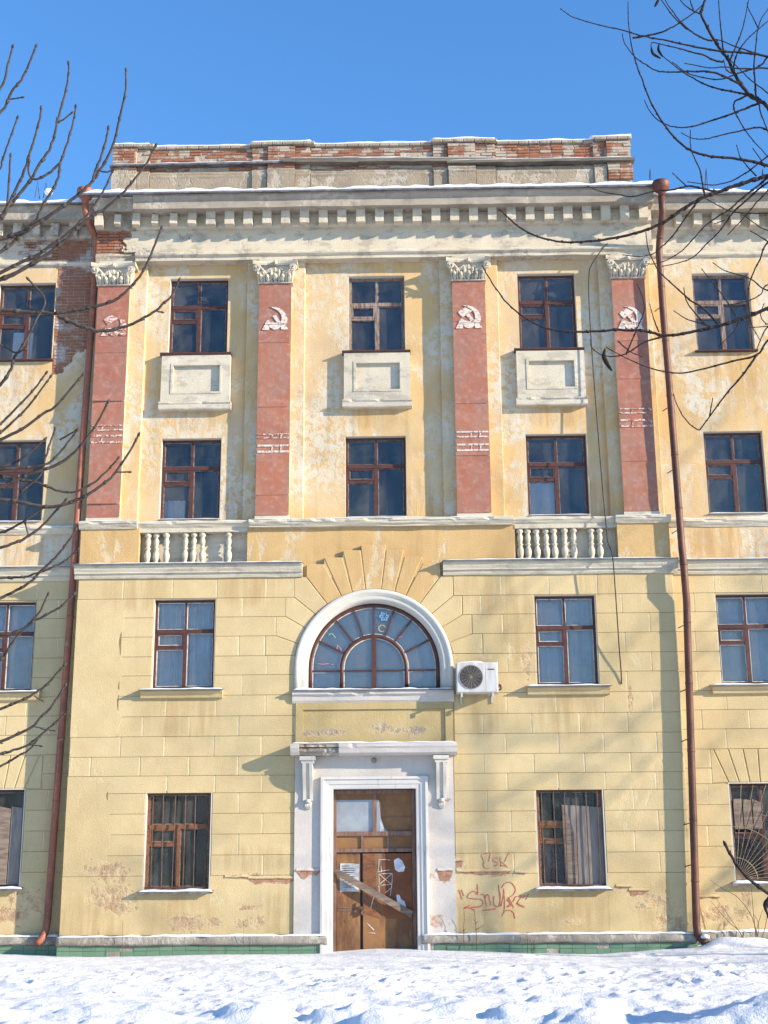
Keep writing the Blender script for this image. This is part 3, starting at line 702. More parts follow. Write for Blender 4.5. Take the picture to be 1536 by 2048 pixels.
for i in range(13):
    a = math.radians(90-i*7.2); dx, dz = math.cos(a), math.sin(a); t = min((x1-x0-.02)/max(dx, 1e-3), (z1-z0-.05)/max(dz, 1e-3))
    MB().tube([o_, o_+Vector((dx, 0, dz))*t], .0055, 6).build('ray_bar', M_BARL, WO[2, 1])
for rr in (.42, 1.02):
    MB().tube([o_+Vector((rr*math.sin(a), .0, rr*math.cos(a))) for a in np.linspace(0, math.pi/2, 14)], .008, 6).build('ray_bar', M_BARL, WO[2, 1])
MB().tube([(x0, YW+.04, z0+.02), (x0, YW+.04, z1-.02), (x1, YW+.04, z1-.02), (x1, YW+.04, z0+.02), (x0, YW+.04, z0+.02)], .012, 6).build('crossbar', M_BAR, WO[2, 1])
for i in range(3):
    MB().block([(x0+.08+i*.19, z0+1.0), (x0+.25+i*.19, z0+1.0), (x0+.25+i*.19, z1-.28-random.uniform(0, .1)), (x0+.08+i*.19, z1-.3)], YW+.095, YW+.112, .003).build('plank', M_WOOD, WO[2, 1])
WO[2, 1]['label'] = 'ground floor window behind a sunburst iron grille'

# ---- fan window under the arch
fan = arch_band(1.265, 1.345, .125, .20, 5.09).build('arched_window', M_FRM, B, True)
fan['label'] = 'half round fan window with radiating glazing bars'
RI = .70
arch_band(RI-.075, RI, .118, .19, 5.09, 28).build('inner_arch', M_FRM, fan, True)
q = MB(); q.box(AX-1.27, AX+1.27, .12, .20, 5.07, 5.14); q.box(AX-.045, AX+.045, .116, .19, 5.14, AZ+RI-.04)
q.build('bottom_rail', M_FRM, fan)
rays = [30, 52, 90, 118, 151]
rays = [27, 52, 71, 90, 109, 128, 153]
for a in rays:
    a = math.radians(a); c, s_ = math.cos(a), math.sin(a)
    if s_ > .999: p0 = RI-.03
    p0, p1 = RI-.02, 1.275
    MB().obox((AX+c*(p0+p1)/2, .158, AZ+s_*(p0+p1)/2), (c*(p1-p0)/2, 0, s_*(p1-p0)/2), (0, .03, 0), (-s_*.015, 0, c*.015)).build('glazing_bar', M_FRM, fan)
q = MB(); q.box(AX-1.27, AX-RI+.002, .13, .19, 5.475, 5.50); q.box(AX+RI-.002, AX+1.27, .13, .19, 5.475, 5.50); q.box(AX-RI+.07, AX-.045, .13, .185, 5.475, 5.497); q.box(AX+.045, AX+RI-.07, .13, .185, 5.475, 5.497)
q.build('cross_rail', M_FRM, fan)
arch_band(1.248, 1.268, .15, .19, 5.14).build('putty', M_PUT, fan); arch_band(RI-.097, RI-.075, .15, .185, 5.14).build('putty', M_PUT, fan); arch_band(RI, RI+.018, .15, .185, 5.14).build('putty', M_PUT, fan)
def sector(r0, r1, a0, a1, n=8):
    A_ = [math.radians(a0+(a1-a0)*i/n) for i in range(n+1)]
    return [(AX+r0*math.cos(a), AZ+r0*math.sin(a)) for a in A_]+[(AX+r1*math.cos(a), AZ+r1*math.sin(a)) for a in reversed(A_)]
ang = [0]+rays+[180]
for i in range(len(ang)-1): MB().prism(sector(RI-.01, 1.27, ang[i]+.3, ang[i+1]-.3), .163, .168).build('pane', M_GLS, fan)
for s in (-1, 1):
    MB().prism([(AX+s*.66, 5.12), (AX+s*1.28, 5.12), (AX+s*1.28, 5.52), (AX+s*.66, 5.52)], .164, .169).build('pane', M_GLS, fan)
    MB().prism([(AX+s*.02, 5.12), (AX+s*.64, 5.12), (AX+s*.64, 5.53)]+[(AX+s*.64*math.cos(a), AZ+.64*math.sin(a)) for a in np.linspace(.05, 1.53, 10)], .1645, .1695).build('pane', M_GLS, fan)
curtain(AX-1.34, AX+1.34, 5.09, 7.0, .235, M_CUR, fan, 2, .004)
def ringd(cx, cz, r, w_, mat, y=.155, petals=0):
    b = MB(); pts = [(cx+(r+(.02*math.cos(petals*a) if petals else 0))*math.cos(a), y, cz+(r+(.02*math.cos(petals*a) if petals else 0))*math.sin(a)) for a in np.linspace(0, 2*math.pi, 40)]
    b.tube(pts, w_, 5); b.build('decal', mat, fan)
p = at(768, 1233, .155); ringd(p.x, p.z, .075, .022, M_BLUE, petals=6); ringd(p.x, p.z, .03, .012, M_BLUE)
p = at(764, 1257, .155); ringd(p.x, p.z, .07, .010, M_OCP)
def strokes(lst, off, sc, y, r, mat, parent, name, flat=.25):
    """painted strokes given in photo pixels of one enlarged crop"""
    b = MB()
    for pl in lst:
        P = [at(off[0]+a/sc, off[1]+c/sc, y) for a, c in pl]; Q = []
        for i in range(len(P)-1):                              # soften the corners
            p0, p1, p2, p3 = P[max(i-1, 0)], P[i], P[i+1], P[min(i+2, len(P)-1)]
            for t in (0, .33, .67): Q.append(.5*((2*p1)+(p2-p0)*t+(2*p0-5*p1+4*p2-p3)*t*t+(3*p1-p0-3*p2+p3)*t**3))
        Q.append(P[-1]); k = len(b.v); b.tube(Q, [r*(.7+.3*random.random()) for _ in Q], 6)
        b.v[k:] = [(v[0], y+(v[1]-y)*flat, v[2]) for v in b.v[k:]]
    return b.build(name, mat, parent, True)
strokes([[(245, 625), (290, 630), (325, 625)], [(340, 630), (355, 632)]], (560, 1140), 3.34, .155, .010, M_PINK, fan, 'decal')
strokes([[(375, 555), (385, 505), (410, 540), (395, 560), (380, 540)], [(785, 420), (810, 415), (780, 450), (815, 445)]], (560, 1140), 3.34, .155, .010, M_PINK, fan, 'decal')
strokes([[(320, 440), (345, 425), (370, 455)], [(820, 375), (840, 395)], [(915, 470), (945, 440)]], (560, 1140), 3.34, .155, .012, M_GRN, fan, 'decal')

# ---- band under the fan window, recessed panel, canopy, portal
MB().extrude_x([(-.11, 5.06), (-.11, 4.98), (-.06, 4.94), (-.05, 4.86), (-.02, 4.81), (.05, 4.81), (.12, 5.09), (.12, 5.10)], -1.67, 1.60, .12, .006, seed=11, chips=.08).build('arch_sill', M_POR, B)
MB().extrude_x([(-.14, 5.062), (-.14, 5.04), (-.10, 5.055), (.12, 5.092), (.12, 5.10)], -1.68, 1.61, .2, .005, seed=12).build('arch_sill_sheet', M_TIN, B)
snow_strip(-1.66, 1.59, -.132, .11, 5.066, .035, B, 'arch_sill_snow', 2)
portal = wall('portal', -1.60, 1.56, -.3, 3.80, -.035, .3, [(-.93, .87, -.4, 3.13)], M_POR, B)
M_PAN = plaster('stained yellow panel', (.50, .385, .20), dark=(.8, .78, .7), streak=.4, bump=.4, spots=[sp(650, 1465, .45, .06), sp(760, 1455, .16, .10), sp(790, 1460, .2, .07), sp(830, 1462, .25, .08)], spotcol=(.26, .20, .16), spotcol2=(.36, .30, .25))
pan = MB().box(-1.60, 1.57, .008, .021, 3.7, 4.95).build('panel', M_PAN, B)
q = MB(); q.box(-1.60, -1.45, -.030, .008, 3.97, 4.82); q.box(1.42, 1.57, -.030, .008, 3.97, 4.82); q.box(-1.45, 1.42, -.029, .008, 4.68, 4.82); q.build('panel_frame', M_PAN, pan)
cano = MB().extrude_x([(-.39, 3.97), (-.39, 3.91), (-.37, 3.87), (-.35, 3.79), (-.29, 3.745), (0, 3.74), (0, 3.98)], -.71, 1.63, .09, .010, seed=21, chips=.12).build('canopy', M_POR, B)
MB().extrude_x([(-.365, 3.965), (-.36, 3.91), (0, 3.90), (0, 3.975)], -1.50, -.70, .05, .012, seed=22, chips=.3).build('broken_edge', M_BRK, cano)
MB().extrude_x([(-.32, 3.895), (-.33, 3.83), (-.31, 3.78), (-.27, 3.745), (0, 3.745), (0, 3.895)], -1.50, -.70, .05, .020, seed=24, chips=.3).build('broken_core', M_CON, cano)
MB().extrude_x([(-.40, 3.965), (-.40, 3.89), (-.37, 3.81), (-.33, 3.755), (0, 3.75), (0, 3.97)], -1.67, -1.50, .05, .012, seed=23).build('corner_piece', M_POR, cano)
snow_strip(-1.65, 1.61, -.38, .0, 3.974, .030, cano, 'snow', 5)
for cx in (-1.335, 1.315):                                  # scroll consoles
    c_ = empty('console', (0, 0, 0), B)
    b = MB(); b.box(cx-.155, cx+.155, -.29, -.034, 3.66, 3.735); b.box(cx-.125, cx+.125, -.26, -.034, 3.60, 3.66); b.build('cap', M_REV, c_)
    prof = []
    for i in range(15):
        t = i/14; z = 3.60-t*.72; d = .19*(1-t)**1.4+.05+.03*math.sin(t*6.3); prof.append((-.035-d, z))
    def cons(xa, xb, e=0): return MB().extrude_x([(y+e, z) for y, z in prof]+[(-.03, prof[-1][1]), (-.03, 3.60)], xa, xb, 1)
    cons(cx-.10, cx-.035).build('scroll', M_REV, c_); cons(cx+.035, cx+.10).build('scroll', M_REV, c_); cons(cx-.034, cx+.034, .035).build('groove', M_POR, c_)
    MB().lathe([(0.001, -.02), (.05, -.02), (.055, 0), (.05, .04), (.02, .05)], 0, 0, 0, 10).build('rosette', M_REV, c_, True, (cx, -.09, 2.86)); 
    b = MB()
    for k in range(4): b.tube([(cx+(k-1.5)*.035, -.06, 2.85), (cx+(k-1.5)*.03, -.075, 2.78), (cx+(k-1.5)*.012, -.05, 2.71)], [.02, .022, .008], 6)
    b.build('leaf_drop', M_REV, c_, True)
# moulded door surround
AR = [(0, -.035), (0, -.105), (.05, -.11), (.06, -.085), (.145, -.08), (.155, -.065), (.23, -.06), (.245, -.035)]
def surround():
    b = MB(); V = []; F = []; n = len(AR); L_, R_, T_ = -1.08, 1.045, 3.34
    for d, y in AR: V.append((L_+d, y, -.2))
    for d, y in AR: V.append((L_+d, y, T_-d))
    for d, y in AR: V.append((R_-d, y, T_-d))
    for d, y in AR: V.append((R_-d, y, -.2))
    for s_ in range(3):
        for j in range(n-1): F.append((s_*n+j, s_*n+j+1, (s_+1)*n+j+1, (s_+1)*n+j))
    return b.add(V, F).build('door_surround', M_DCON, portal)
surround()
MB().tube([at(748, 1521, -.04), at(748, 1521, -.10)], [.055, .03], 12).build('lamp_base', M_CON, portal)
# ---- door
YD = .20
door = MB(); dx0, dx1, dz1 = -.855, .79, 3.09
door.box(dx0, dx0+.075, YD-.03, YD+.07, -.2, dz1); door.box(dx1-.075, dx1, YD-.03, YD+.07, -.2, dz1); door.box(dx0+.075, dx1-.075, YD-.029, YD+.07, dz1-.075, dz1)
door.box(dx0+.075, dx1-.075, YD-.028, YD+.06, 2.20, 2.285); door.box(dx0+.075, dx1-.075, YD-.028, YD+.06, 1.885, 1.955)
door.box(-.06, .02, YD-.022, YD+.05, 2.285, dz1-.075); door.box(-.29, -.25, YD-.02, YD+.05, 1.955, 2.20); door.box(.22, .26, YD-.02, YD+.05, 1.955, 2.20)
DO = door.build('door', M_DFR, B); DO['label'] = 'weather stained brown double door with fanlight'
for a, b_ in ((dx0+.075, -.29), (-.25, .22), (.26, dx1-.075)): MB().box(a, b_, YD+.01, YD+.03, 1.95, 2.205).build('hardboard', M_HARD, DO)
MB().box(-.795, -.06, YD+.012, YD+.03, 2.28, 2.90).build('hardboard', M_FANG, DO); MB().box(-.795, -.06, YD+.013, YD+.03, 2.90, 3.02).build('hardboard', M_HARD, DO)
MB().box(.02, dx1-.07, YD+.025, YD+.04, 2.28, 3.02).build('hardboard', M_HARD, DO); MB().box(.16, dx1-.07, YD+.012, YD+.024, 2.56, 2.57).build('hardboard', M_DFR, DO)
MB().prism([(.02, 2.28), (.24, 2.28), (.17, 2.36), (.10, 2.55), (.07, 2.90), (.02, 2.90)], YD+.006, YD+.011).build('glass_shard', M_FANG, DO)
MB().prism([(.08, 2.285), (.19, 2.285), (.13, 2.42), (.08, 2.50)], YD+.002, YD+.005).build('glass_shard', M_PAP, DO)
MB().block([(dx0+.078, -.15), (-.315, -.15), (-.315, 1.88), (dx0+.078, 1.88)], YD+.012, YD+.05, .006).build('door_leaf', M_DOOR, DO)
MB().block([(-.265, -.15), (dx1-.078, -.15), (dx1-.078, 1.86), (-.265, 1.86)], YD-.004, YD+.05, .006).build('door_leaf', M_DOOR, DO)
MB().box(-.315, -.265, YD+.035, YD+.05, -.15, 1.88).build('gap', M_RUB, DO)
for zz in (.78, .83): MB().box(dx0+.10, -.34, YD+.002, YD+.012, zz, zz+.02).build('rail', M_DFR, DO)
MB().box(-.34, -.24, YD-.02, YD+.0, .80, .86).build('hasp', M_BAR, DO); MB().tube([(-.29, YD-.03, .79), (-.29, YD-.03, .70)], [.03, .03], 8).build('padlock', M_BAR, DO)
MB().block([(-.255, -.15), (.16, -.15), (.05, .62), (-.255, .72)], YD-.008, YD-.0045, .001).build('patch_board', M_HARD, DO)
MB().block([(-.255, .72), (.05, .62), (-.02, 1.84), (-.255, 1.84)], YD-.0075, YD-.0045, .001).build('patch_board', M_FRMO, DO)
MB().block([(-.255+.38, .62), (dx1-.085, .62), (dx1-.085, 1.84), (-.255+.38, 1.84)], YD-.007, YD-.0045, .001).build('patch_board', simple('dark brown door panel', (.24, .085, .035), (.17, .06, .028), 2, .7, .3, .1), DO)
strokes([[(800, 1205), (798, 1255), (790, 1305)], [(800, 1212), (850, 1208), (890, 1214)], [(785, 1310), (830, 1300), (885, 1292)], [(815, 1260), (820, 1310)], [(798, 1325), (800, 1370), (800, 1412)], [(800, 1325), (850, 1370), (905, 1412)], [(905, 1322), (850, 1370), (802, 1410)], [(908, 1322), (905, 1400), (890, 1505)], [(795, 1418), (905, 1410)], [(798, 1418), (800, 1480)], [(845, 1480), (880, 1455), (905, 1430)], [(800, 1325), (905, 1320)], [(700, 1720), (760, 1780)], [(715, 1800), (770, 1805)]], (560, 1420), 4.042, YD-.009, .008, M_CHALK, DO, 'chalk_mark')

def bare_strip(px0, px1, py, h, y, seed, mat, parent):
    a, b_ = at(px0, py, y), at(px1, py, y); n = max(6, int((b_.x-a.x)/.03)); top = []; bot = []
    for i in range(n+1):
        t = i/n; x = a.x+(b_.x-a.x)*t; e = min(1, t*5, (1-t)*5)**.6
        top.append((x, a.z+.012*fbm(x*6, seed)+.006)); bot.append((x, a.z-h*e*(.75+.9*fbm(x*4.5+seed, 3.3))-.004))
    V = [(x, y-.004, z) for x, z in top]+[(x, y-.004, z) for x, z in bot]; m_ = n+1
    F = [(i, i+1, m_+i+1, m_+i) for i in range(n)]
    k = len(V); V += [(x, y+.02, z) for x, _, z in V]; F += [tuple(k+q for q in reversed(f)) for f in F]
    F += [(i, k+i, k+i+1, i+1) for i in range(n)]+[(m_+i+1, k+m_+i+1, k+m_+i, m_+i) for i in range(n)]
    MB().add(V, F).build('bare_patch', M_BARE, parent)
    L_ = MB(); V = []; F = []
    for (x, z) in top: V += [(x, y-.004, z+.05), (x, y-.017, z+.022), (x, y-.020, z-.004), (x, y-.004, z-.006)]
    for i in range(n): F += [(i*4+j, (i+1)*4+j, (i+1)*4+j+1, i*4+j+1) for j in range(3)]
    L_.add(V, F).build('plaster_lip', mat, parent, True)
bare_strip(497, 590, 1758, .085, 0, 1.1, M_YEL, lower); bare_strip(450, 500, 1755, .02, 0, 2.1, M_YEL, lower)
bare_strip(913, 1022, 1744, .055, 0, 3.1, M_YEL, lower); bare_strip(908, 926, 1722, .20, 0, 4.2, M_YEL, lower); bare_strip(1030, 1052, 1746, .06, 0, 4.9, M_YEL, lower)
bare_strip(1232, 1262, 1774, .035, 0, 5.1, M_YEL, lower); bare_strip(1258, 1298, 1782, .075, 0, 6.1, M_YEL, lower)
bare_strip(593, 641, 1742, .14, -.037, 7.1, M_POR, portal); bare_strip(875, 906, 1742, .15, -.037, 8.1, M_POR, portal)
bare_strip(1385, 1440, 1795, .04, YW, 9.1, M_YELW, wingw[1, 0])

# ================================================================== plinth
def plinth(x0, x1, y, seed):
    P = empty('plinth', (0, 0, 0), B)
    n = max(1, round((x1-x0)/.245)); w_ = (x1-x0)/n
    MB().box(x0, x1, y+.006, y+.12, -.35, .165).build('backing', M_CON, P)
    tm = MB().block([(-w_/2+.004, -.045), (w_/2-.004, -.045), (w_/2-.004, .045), (-w_/2+.004, .045)], 0, .012, .003).mesh('tile', M_TILE)
    for i in range(n):
        for zz in (.115, .018):
            if random.random() < .03: continue
            inst(tm, 'tile', P, (x0+w_*(i+.5), y-.004+random.uniform(-.002, .002), zz), (random.uniform(-.01, .01), 0, 0))
    MB().extrude_x([(y-.055, .335), (y-.075, .29), (y-.075, .215), (y-.05, .175), (y-.02, .166), (y+.12, .166), (y+.12, .36)], x0-.005, x1+.005, .07, .022, seed=seed, chips=.15).build('ledge', M_CON, P, True)
    snow_strip(x0, x1, y-.062, y+.10, .325, .035, P, seed=seed+.3, seg=.06)
plinth(-XC-.02, -.94, -.07, 1); plinth(.88, XC+.02, -.07, 2); plinth(-WEND, -XC-.03, YW-.09, 3); plinth(XC+.03, WEND, YW-.09, 4)

# ================================================================== lower cornice and balustrade zone
def low_cornice(x0, x1, y, seed, z=0):
    c = MB().extrude_x([(y-.165, 7.70+z), (y-.165, 7.66+z), (y-.14, 7.645+z), (y-.125, 7.60+z), (y-.10, 7.55+z), (y-.10, 7.525+z), (y-.06, 7.515+z), (y-.055, 7.47+z), (y-.035, 7.425+z), (y+.03, 7.425+z), (y+.10, 7.71+z)], x0, x1, .14, .007, seed=seed, chips=.05).build('cornice', M_WHT, B)
    MB().extrude_x([(y-.20, 7.705+z), (y-.20, 7.69+z), (y-.16, 7.703+z), (y+.10, 7.715+z), (y+.10, 7.74+z)], x0-.015, x1+.015, .35, .007, seed=seed+2).build('flashing', M_TIN, c)
    snow_strip(x0, x1, y-.185, y+.0, 7.712+z, .022, c, seed=seed+.7, seg=.08)
    return c
low_cornice(-6.23, -1.49, 0, 31); low_cornice(1.43, 6.27, 0, 32); low_cornice(-WEND, -6.235, YW, 33, .05); low_cornice(6.275, WEND, YW, 34, .05)
for a, b_, yy in ((-XC, -4.93, .012), (-2.66, 2.95, .075), (5.08, XC, .012)):
    MB().box(a, b_, yy, .60, 7.43, 8.52).build('pedestal', M_OCHB, B)
for a, b_ in ((-4.93, -2.66), (2.95, 5.08)):
    N_ = empty('balustrade', (0, 0, 0), B)
    MB().box(a-.01, b_+.01, .285, .32, 7.43, 8.55).build('back_panel', M_WHT, N_)
    MB().box(a, b_, .06, .285, 7.43, 7.735).build('base', M_WHT, N_); MB().box(a, b_, .06, .285, 8.43, 8.52).build('top_rail', M_WHT, N_)
    bal = MB().lathe([(.075, 0), (.075, .05), (.05, .06), (.045, .09), (.06, .12), (.072, .18), (.07, .24), (.045, .31), (.036, .34), (.06, .355), (.06, .375), (.036, .39), (.046, .43), (.062, .50), (.05, .56), (.04, .60), (.07, .625), (.075, .64), (.075, .695)], n=12).mesh('baluster', M_WHT, True)
    for x in ([-4.77, -4.59, -4.37, -3.98, -3.81, -3.61, -3.06] if a < 0 else [3.07, 3.23, 3.42, 3.62, 3.79, 3.99, 4.18, 4.55, 4.73]):
        inst(bal, 'baluster', N_, (x, .155, 7.735), (random.uniform(-.02, .02), random.uniform(-.03, .03), random.uniform(0, 6)))
    N_['label'] = 'balustrade niche with gaps where balusters are missing, ' + ('left' if a < 0 else 'right')
def course(x0, x1, y, seed, mat=None, z=0):
    c = MB().extrude_x([(y-.09, 8.655+z), (y-.095, 8.61+z), (y-.075, 8.59+z), (y-.06, 8.56+z), (y-.03, 8.52+z), (y-.02, 8.50+z), (y+.1, 8.50+z), (.36 if y < .3 else y+.05, 8.50+z), (.36 if y < .3 else y+.05, 8.74+z)], x0, x1, .10, .014, seed=seed, chips=.12).build('sill_course', mat or M_WHT, B)
    snow_strip(x0, x1, y-.085, min(y+.14, .285) if y < .3 else y-.002, 8.655+z, .018, c, seed=seed+.2, seg=.08)
for (a, b_, y, s_) in ((-6.2, -4.97, 0, 41), (-4.97, -2.62, .10, 42), (-2.62, 2.91, 0, 43), (2.91, 5.05, .10, 44), (5.05, 6.2, 0, 45), (-WEND, -6.21, YW, 46), (6.21, WEND, YW, 47)): course(a, b_, y, s_)

# ================================================================== pilasters
M_CAP = plaster('grimy white stucco', (.58, .525, .42), dark=(.8, .78, .75), streak=.1, bump=.5, fine=.2, grime=.55)
def capital(cx, parent):
    c = MB(); z = 14.06
    c.box(cx-.385, cx+.385, -.005, .2, z, z+.03)
    bot, top = [(-.35, .035), (.35, .035)], [(-.43, -.03), (.43, -.03)]
    c.add([(cx-.35, .035, z+.03), (cx+.35, .035, z+.03), (cx+.35, .2, z+.03), (cx-.35, .2, z+.03), (cx-.42, -.02, z+.40), (cx+.42, -.02, z+.40), (cx+.42, .2, z+.40), (cx-.42, .2, z+.40)], [(0,1,5,4),(1,2,6,5),(2,3,7,6),(3,0,4,7),(4,5,6,7),(3,2,1,0)])
    n = 10; pl = [(cx-.49+.98*i/n, -.15+.10*math.sin(math.pi*i/n)) for i in range(n+1)]+[(cx+.49, .2), (cx-.49, .2)]
    k = len(pl); c.add([(x, y, z+.40) for x, y in pl]+[(x, y-.02, z+.44) for x, y in pl]+[(x, y-.02, z+.485) for x, y in pl],
          [tuple(range(k-1, -1, -1)), tuple(range(2*k, 3*k))]+[(r*k+i, r*k+(i+1) % k, (r+1)*k+(i+1) % k, (r+1)*k+i) for r in (0, 1) for i in range(k)])
    for s in (-1, 1):
        P = [(cx+s*.10, -.02, z+.06), (cx+s*.17, -.06, z+.15), (cx+s*.25, -.09, z+.25), (cx+s*.33, -.12, z+.34)]
        for i in range(22):
            a = math.radians(120-i*28); r = .085*(1-i/26); P.append((cx+s*(.395+r*math.cos(a)), -.13-.002*i, z+.30+r*math.sin(a)))
        c.tube(P, [.024]*4+[.022]*22, 6)
        c.tube([(cx+s*.03, -.03, z+.06), (cx+s*.06, -.06, z+.22), (cx+s*.12, -.07, z+.32), (cx+s*.16, -.09, z+.27)], [.018, .02, .022, .014], 6)
    for (x, h, r) in [(-.30, .15, .038), (-.16, .13, .042), (0, .15, .045), (.16, .13, .042), (.30, .15, .038), (-.24, .21, .03), (-.085, .24, .032), (.085, .24, .032), (.24, .21, .03), (-.36, .20, .026), (.36, .20, .026), (0, .30, .026)]:
        c.tube([(cx+x, .01, z+.035), (cx+x*1.02, -.03, z+h*.55), (cx+x*1.05, -.075, z+h), (cx+x*1.07, -.105, z+h+.015), (cx+x*1.08, -.115, z+h-.03)], [r*.7, r, r*1.05, r*.8, r*.35], 6)
    c.lathe([(.001, -.05), (.04, -.04), (.055, 0), (.04, .04), (.001, .05)], cx, -.10, z+.44, 8)
    return c.build('capital', M_CAP, parent)
E_S = 1/900.
EMB = {'sickle': [(535, 1130), (640, 1138), (730, 1165), (800, 1220), (850, 1285), (882, 1370), (885, 1430), (865, 1500), (800, 1500), (740, 1480), (765, 1420), (772, 1360), (758, 1300), (725, 1245), (670, 1195), (610, 1165)],
       'grip': [(500, 1408), (560, 1450), (640, 1472), (740, 1466), (800, 1500), (440, 1500), (470, 1440)],
       'hammer_head': [(438, 1275), (475, 1240), (575, 1175), (640, 1210), (716, 1250), (660, 1290), (600, 1330), (520, 1385), (480, 1340)],
       'hammer_shaft': [(590, 1335), (655, 1300), (700, 1380), (752, 1450), (700, 1495), (650, 1420)],
       'ribbon_a': [(440, 1512), (530, 1512), (528, 1618), (480, 1622), (385, 1618)],
       'ribbon_b': [(510, 1510), (770, 1510), (748, 1570), (700, 1605), (645, 1618), (590, 1605), (545, 1570)],
       'ribbon_c': [(752, 1510), (845, 1510), (905, 1614), (830, 1618), (765, 1612)]}
PIL = {-5.72: dict(w=.70, e=(228, 649), s=(577, 700, 797, 1003, 1035), bands=[(849, 861, M_EMBW), (869, 886, M_EMBW)], drop=('sickle', 'hammer_shaft'), m=M_EMBW),
       -2.145: dict(w=.71, e=(550, 637), s=(567, 684, 813, 989, 1030), bands=[(867, 877, M_EMBW), (889, 905, M_EMB)], drop=('hammer_head',), m=M_EMB),
       2.115: dict(w=.72, e=(937, 634), s=(563, 647, 811, 915, 1026), bands=[(862, 875, M_EMB), (887, 902, M_EMB)], drop=(), m=M_EMB),
       5.62: dict(w=.72, e=(1260, 636), s=(562, 690, 766, 930, 1024), bands=[(816, 827, M_EMBW), (838, 854, M_EMBW)], drop=('ribbon_b',), m=M_EMB)}
LAB = {-5.72: 'red pilaster beside the left drainpipe with almost worn off emblem', -2.145: 'red pilaster with a damaged emblem left of the door axis', 2.115: 'red pilaster with an intact hammer and sickle emblem', 5.62: 'red pilaster beside the right drainpipe with a chipped emblem'}
for cx, d in PIL.items():
    P = empty('pilaster', (0, 0, 0), B); P['label'] = LAB[cx]
    hw = d['w']/2
    if cx < -5: px0, px1 = -6.13, -5.02
    elif cx < 0: px0, px1 = -2.79, -1.50
    elif cx < 5: px0, px1 = 1.48, 2.77
    else: px0, px1 = 5.0, 6.13
    MB().block([(px0, 8.66), (px1, 8.66), (px1, 14.66), (px0, 14.66)], .19, .31, .012).build('pier', M_OCH, P)
    MB().block([(cx-hw+.008, 8.70), (cx+hw-.008, 8.70), (cx+hw-.008, 14.07), (cx-hw+.008, 14.07)], .045, .2, .008).build('shaft', M_OCH, P)
    MB().box(cx-hw-.01, cx+hw+.01, .02, .2, 8.66, 8.755).build('base', M_WHT, P)
    zs = [at(640, y, .03).z for y in d['s']]; zs[0] = 14.062; zs[-1] = 8.765
    for i in range(len(zs)-1):
        za, zb = zs[i], zs[i+1]; b = MB(); V = []; F = []; nx, nz = 4, 8; e = random.uniform(.002, .006); lift = .035 if (cx < -5 and i in (1, 2)) else .006
        for j in range(nz+1):
            for k in range(nx+1):
                t = j/nz; x = cx-hw+2*hw*k/nx; z = za-.003-(za-zb-.006)*t
                y = .032+.006*n3(x*3, z*2.2, i)-e*(1 if t > .97 else 0)-lift*max(0, (t-.8)/.2)**2*(.4+.6*(k/nx if cx > 0 else 1-k/nx))
                V.append((x, y, z))
        for j in range(nz):
            for k in range(nx): F.append((j*(nx+1)+k, (j+1)*(nx+1)+k, (j+1)*(nx+1)+k+1, j*(nx+1)+k+1))
        nb = len(V); V += [(v[0], v[1]+.008, v[2]) for v in V]
        F += [tuple(nb+q for q in reversed(f)) for f in F]
        rim = [k for k in range(nx+1)]+[j*(nx+1)+nx for j in range(1, nz+1)]+[nz*(nx+1)+k for k in range(nx-1, -1, -1)]+[j*(nx+1) for j in range(nz-1, 0, -1)]
        F += [(rim[k], rim[(k+1) % len(rim)], nb+rim[(k+1) % len(rim)], nb+rim[k]) for k in range(len(rim))]
        b.add(V, F).build('sheet_panel', M_RED, P)
    c0 = at(d['e'][0], d['e'][1], .02)
    for nm, poly in EMB.items():
        if nm in d['drop']:
            if nm in ('sickle', 'ribbon_b'): poly = [q for q in poly if q[1] > 1230]
            else: continue
        pts = [(c0.x+(x-640)*E_S, c0.z-(y-1380)*E_S) for x, y in poly]
        MB().prism(pts, .014+.002*len(nm) % .004, .030).build('emblem_piece', d['m'], P)
    for (ya, yb, mm) in d['bands']:
        za, zb = at(d['e'][0], ya, .02).z, at(d['e'][0], yb, .02).z; rr = random.Random(int(cx*10)); x = cx-hw+.02
        while x < cx+hw-.05:                                   # broken remains of painted lines and letters
            l = rr.uniform(.06, .22); q = min(x+l, cx+hw-.02); k = rr.uniform(-.012, .012); hh = za-zb
            MB().prism([(x, za-hh*.26), (q+k, za-hh*.24), (q, za), (x+k, za)], .020, .030).build('letter_remnant', mm, P)
            if rr.random() < .75: MB().prism([(x, zb), (q+k, zb), (q, zb+hh*.24), (x+k, zb+hh*.26)], .020, .030).build('letter_remnant', mm, P)
            if rr.random() < .45: MB().prism([(x+.01, zb+hh*.3), (x+.03, zb+hh*.3), (x+.05+k, za-hh*.3), (x+.02, za-hh*.3)], .020, .030).build('letter_remnant', mm, P)
            x = q+rr.uniform(.003, .02)
    capital(cx, P)
    MB().block([(cx-.37, 14.535), (cx+.37, 14.535), (cx+.37, 14.66), (cx-.37, 14.66)], .028, .2, .006).build('impost', M_WHT, P)

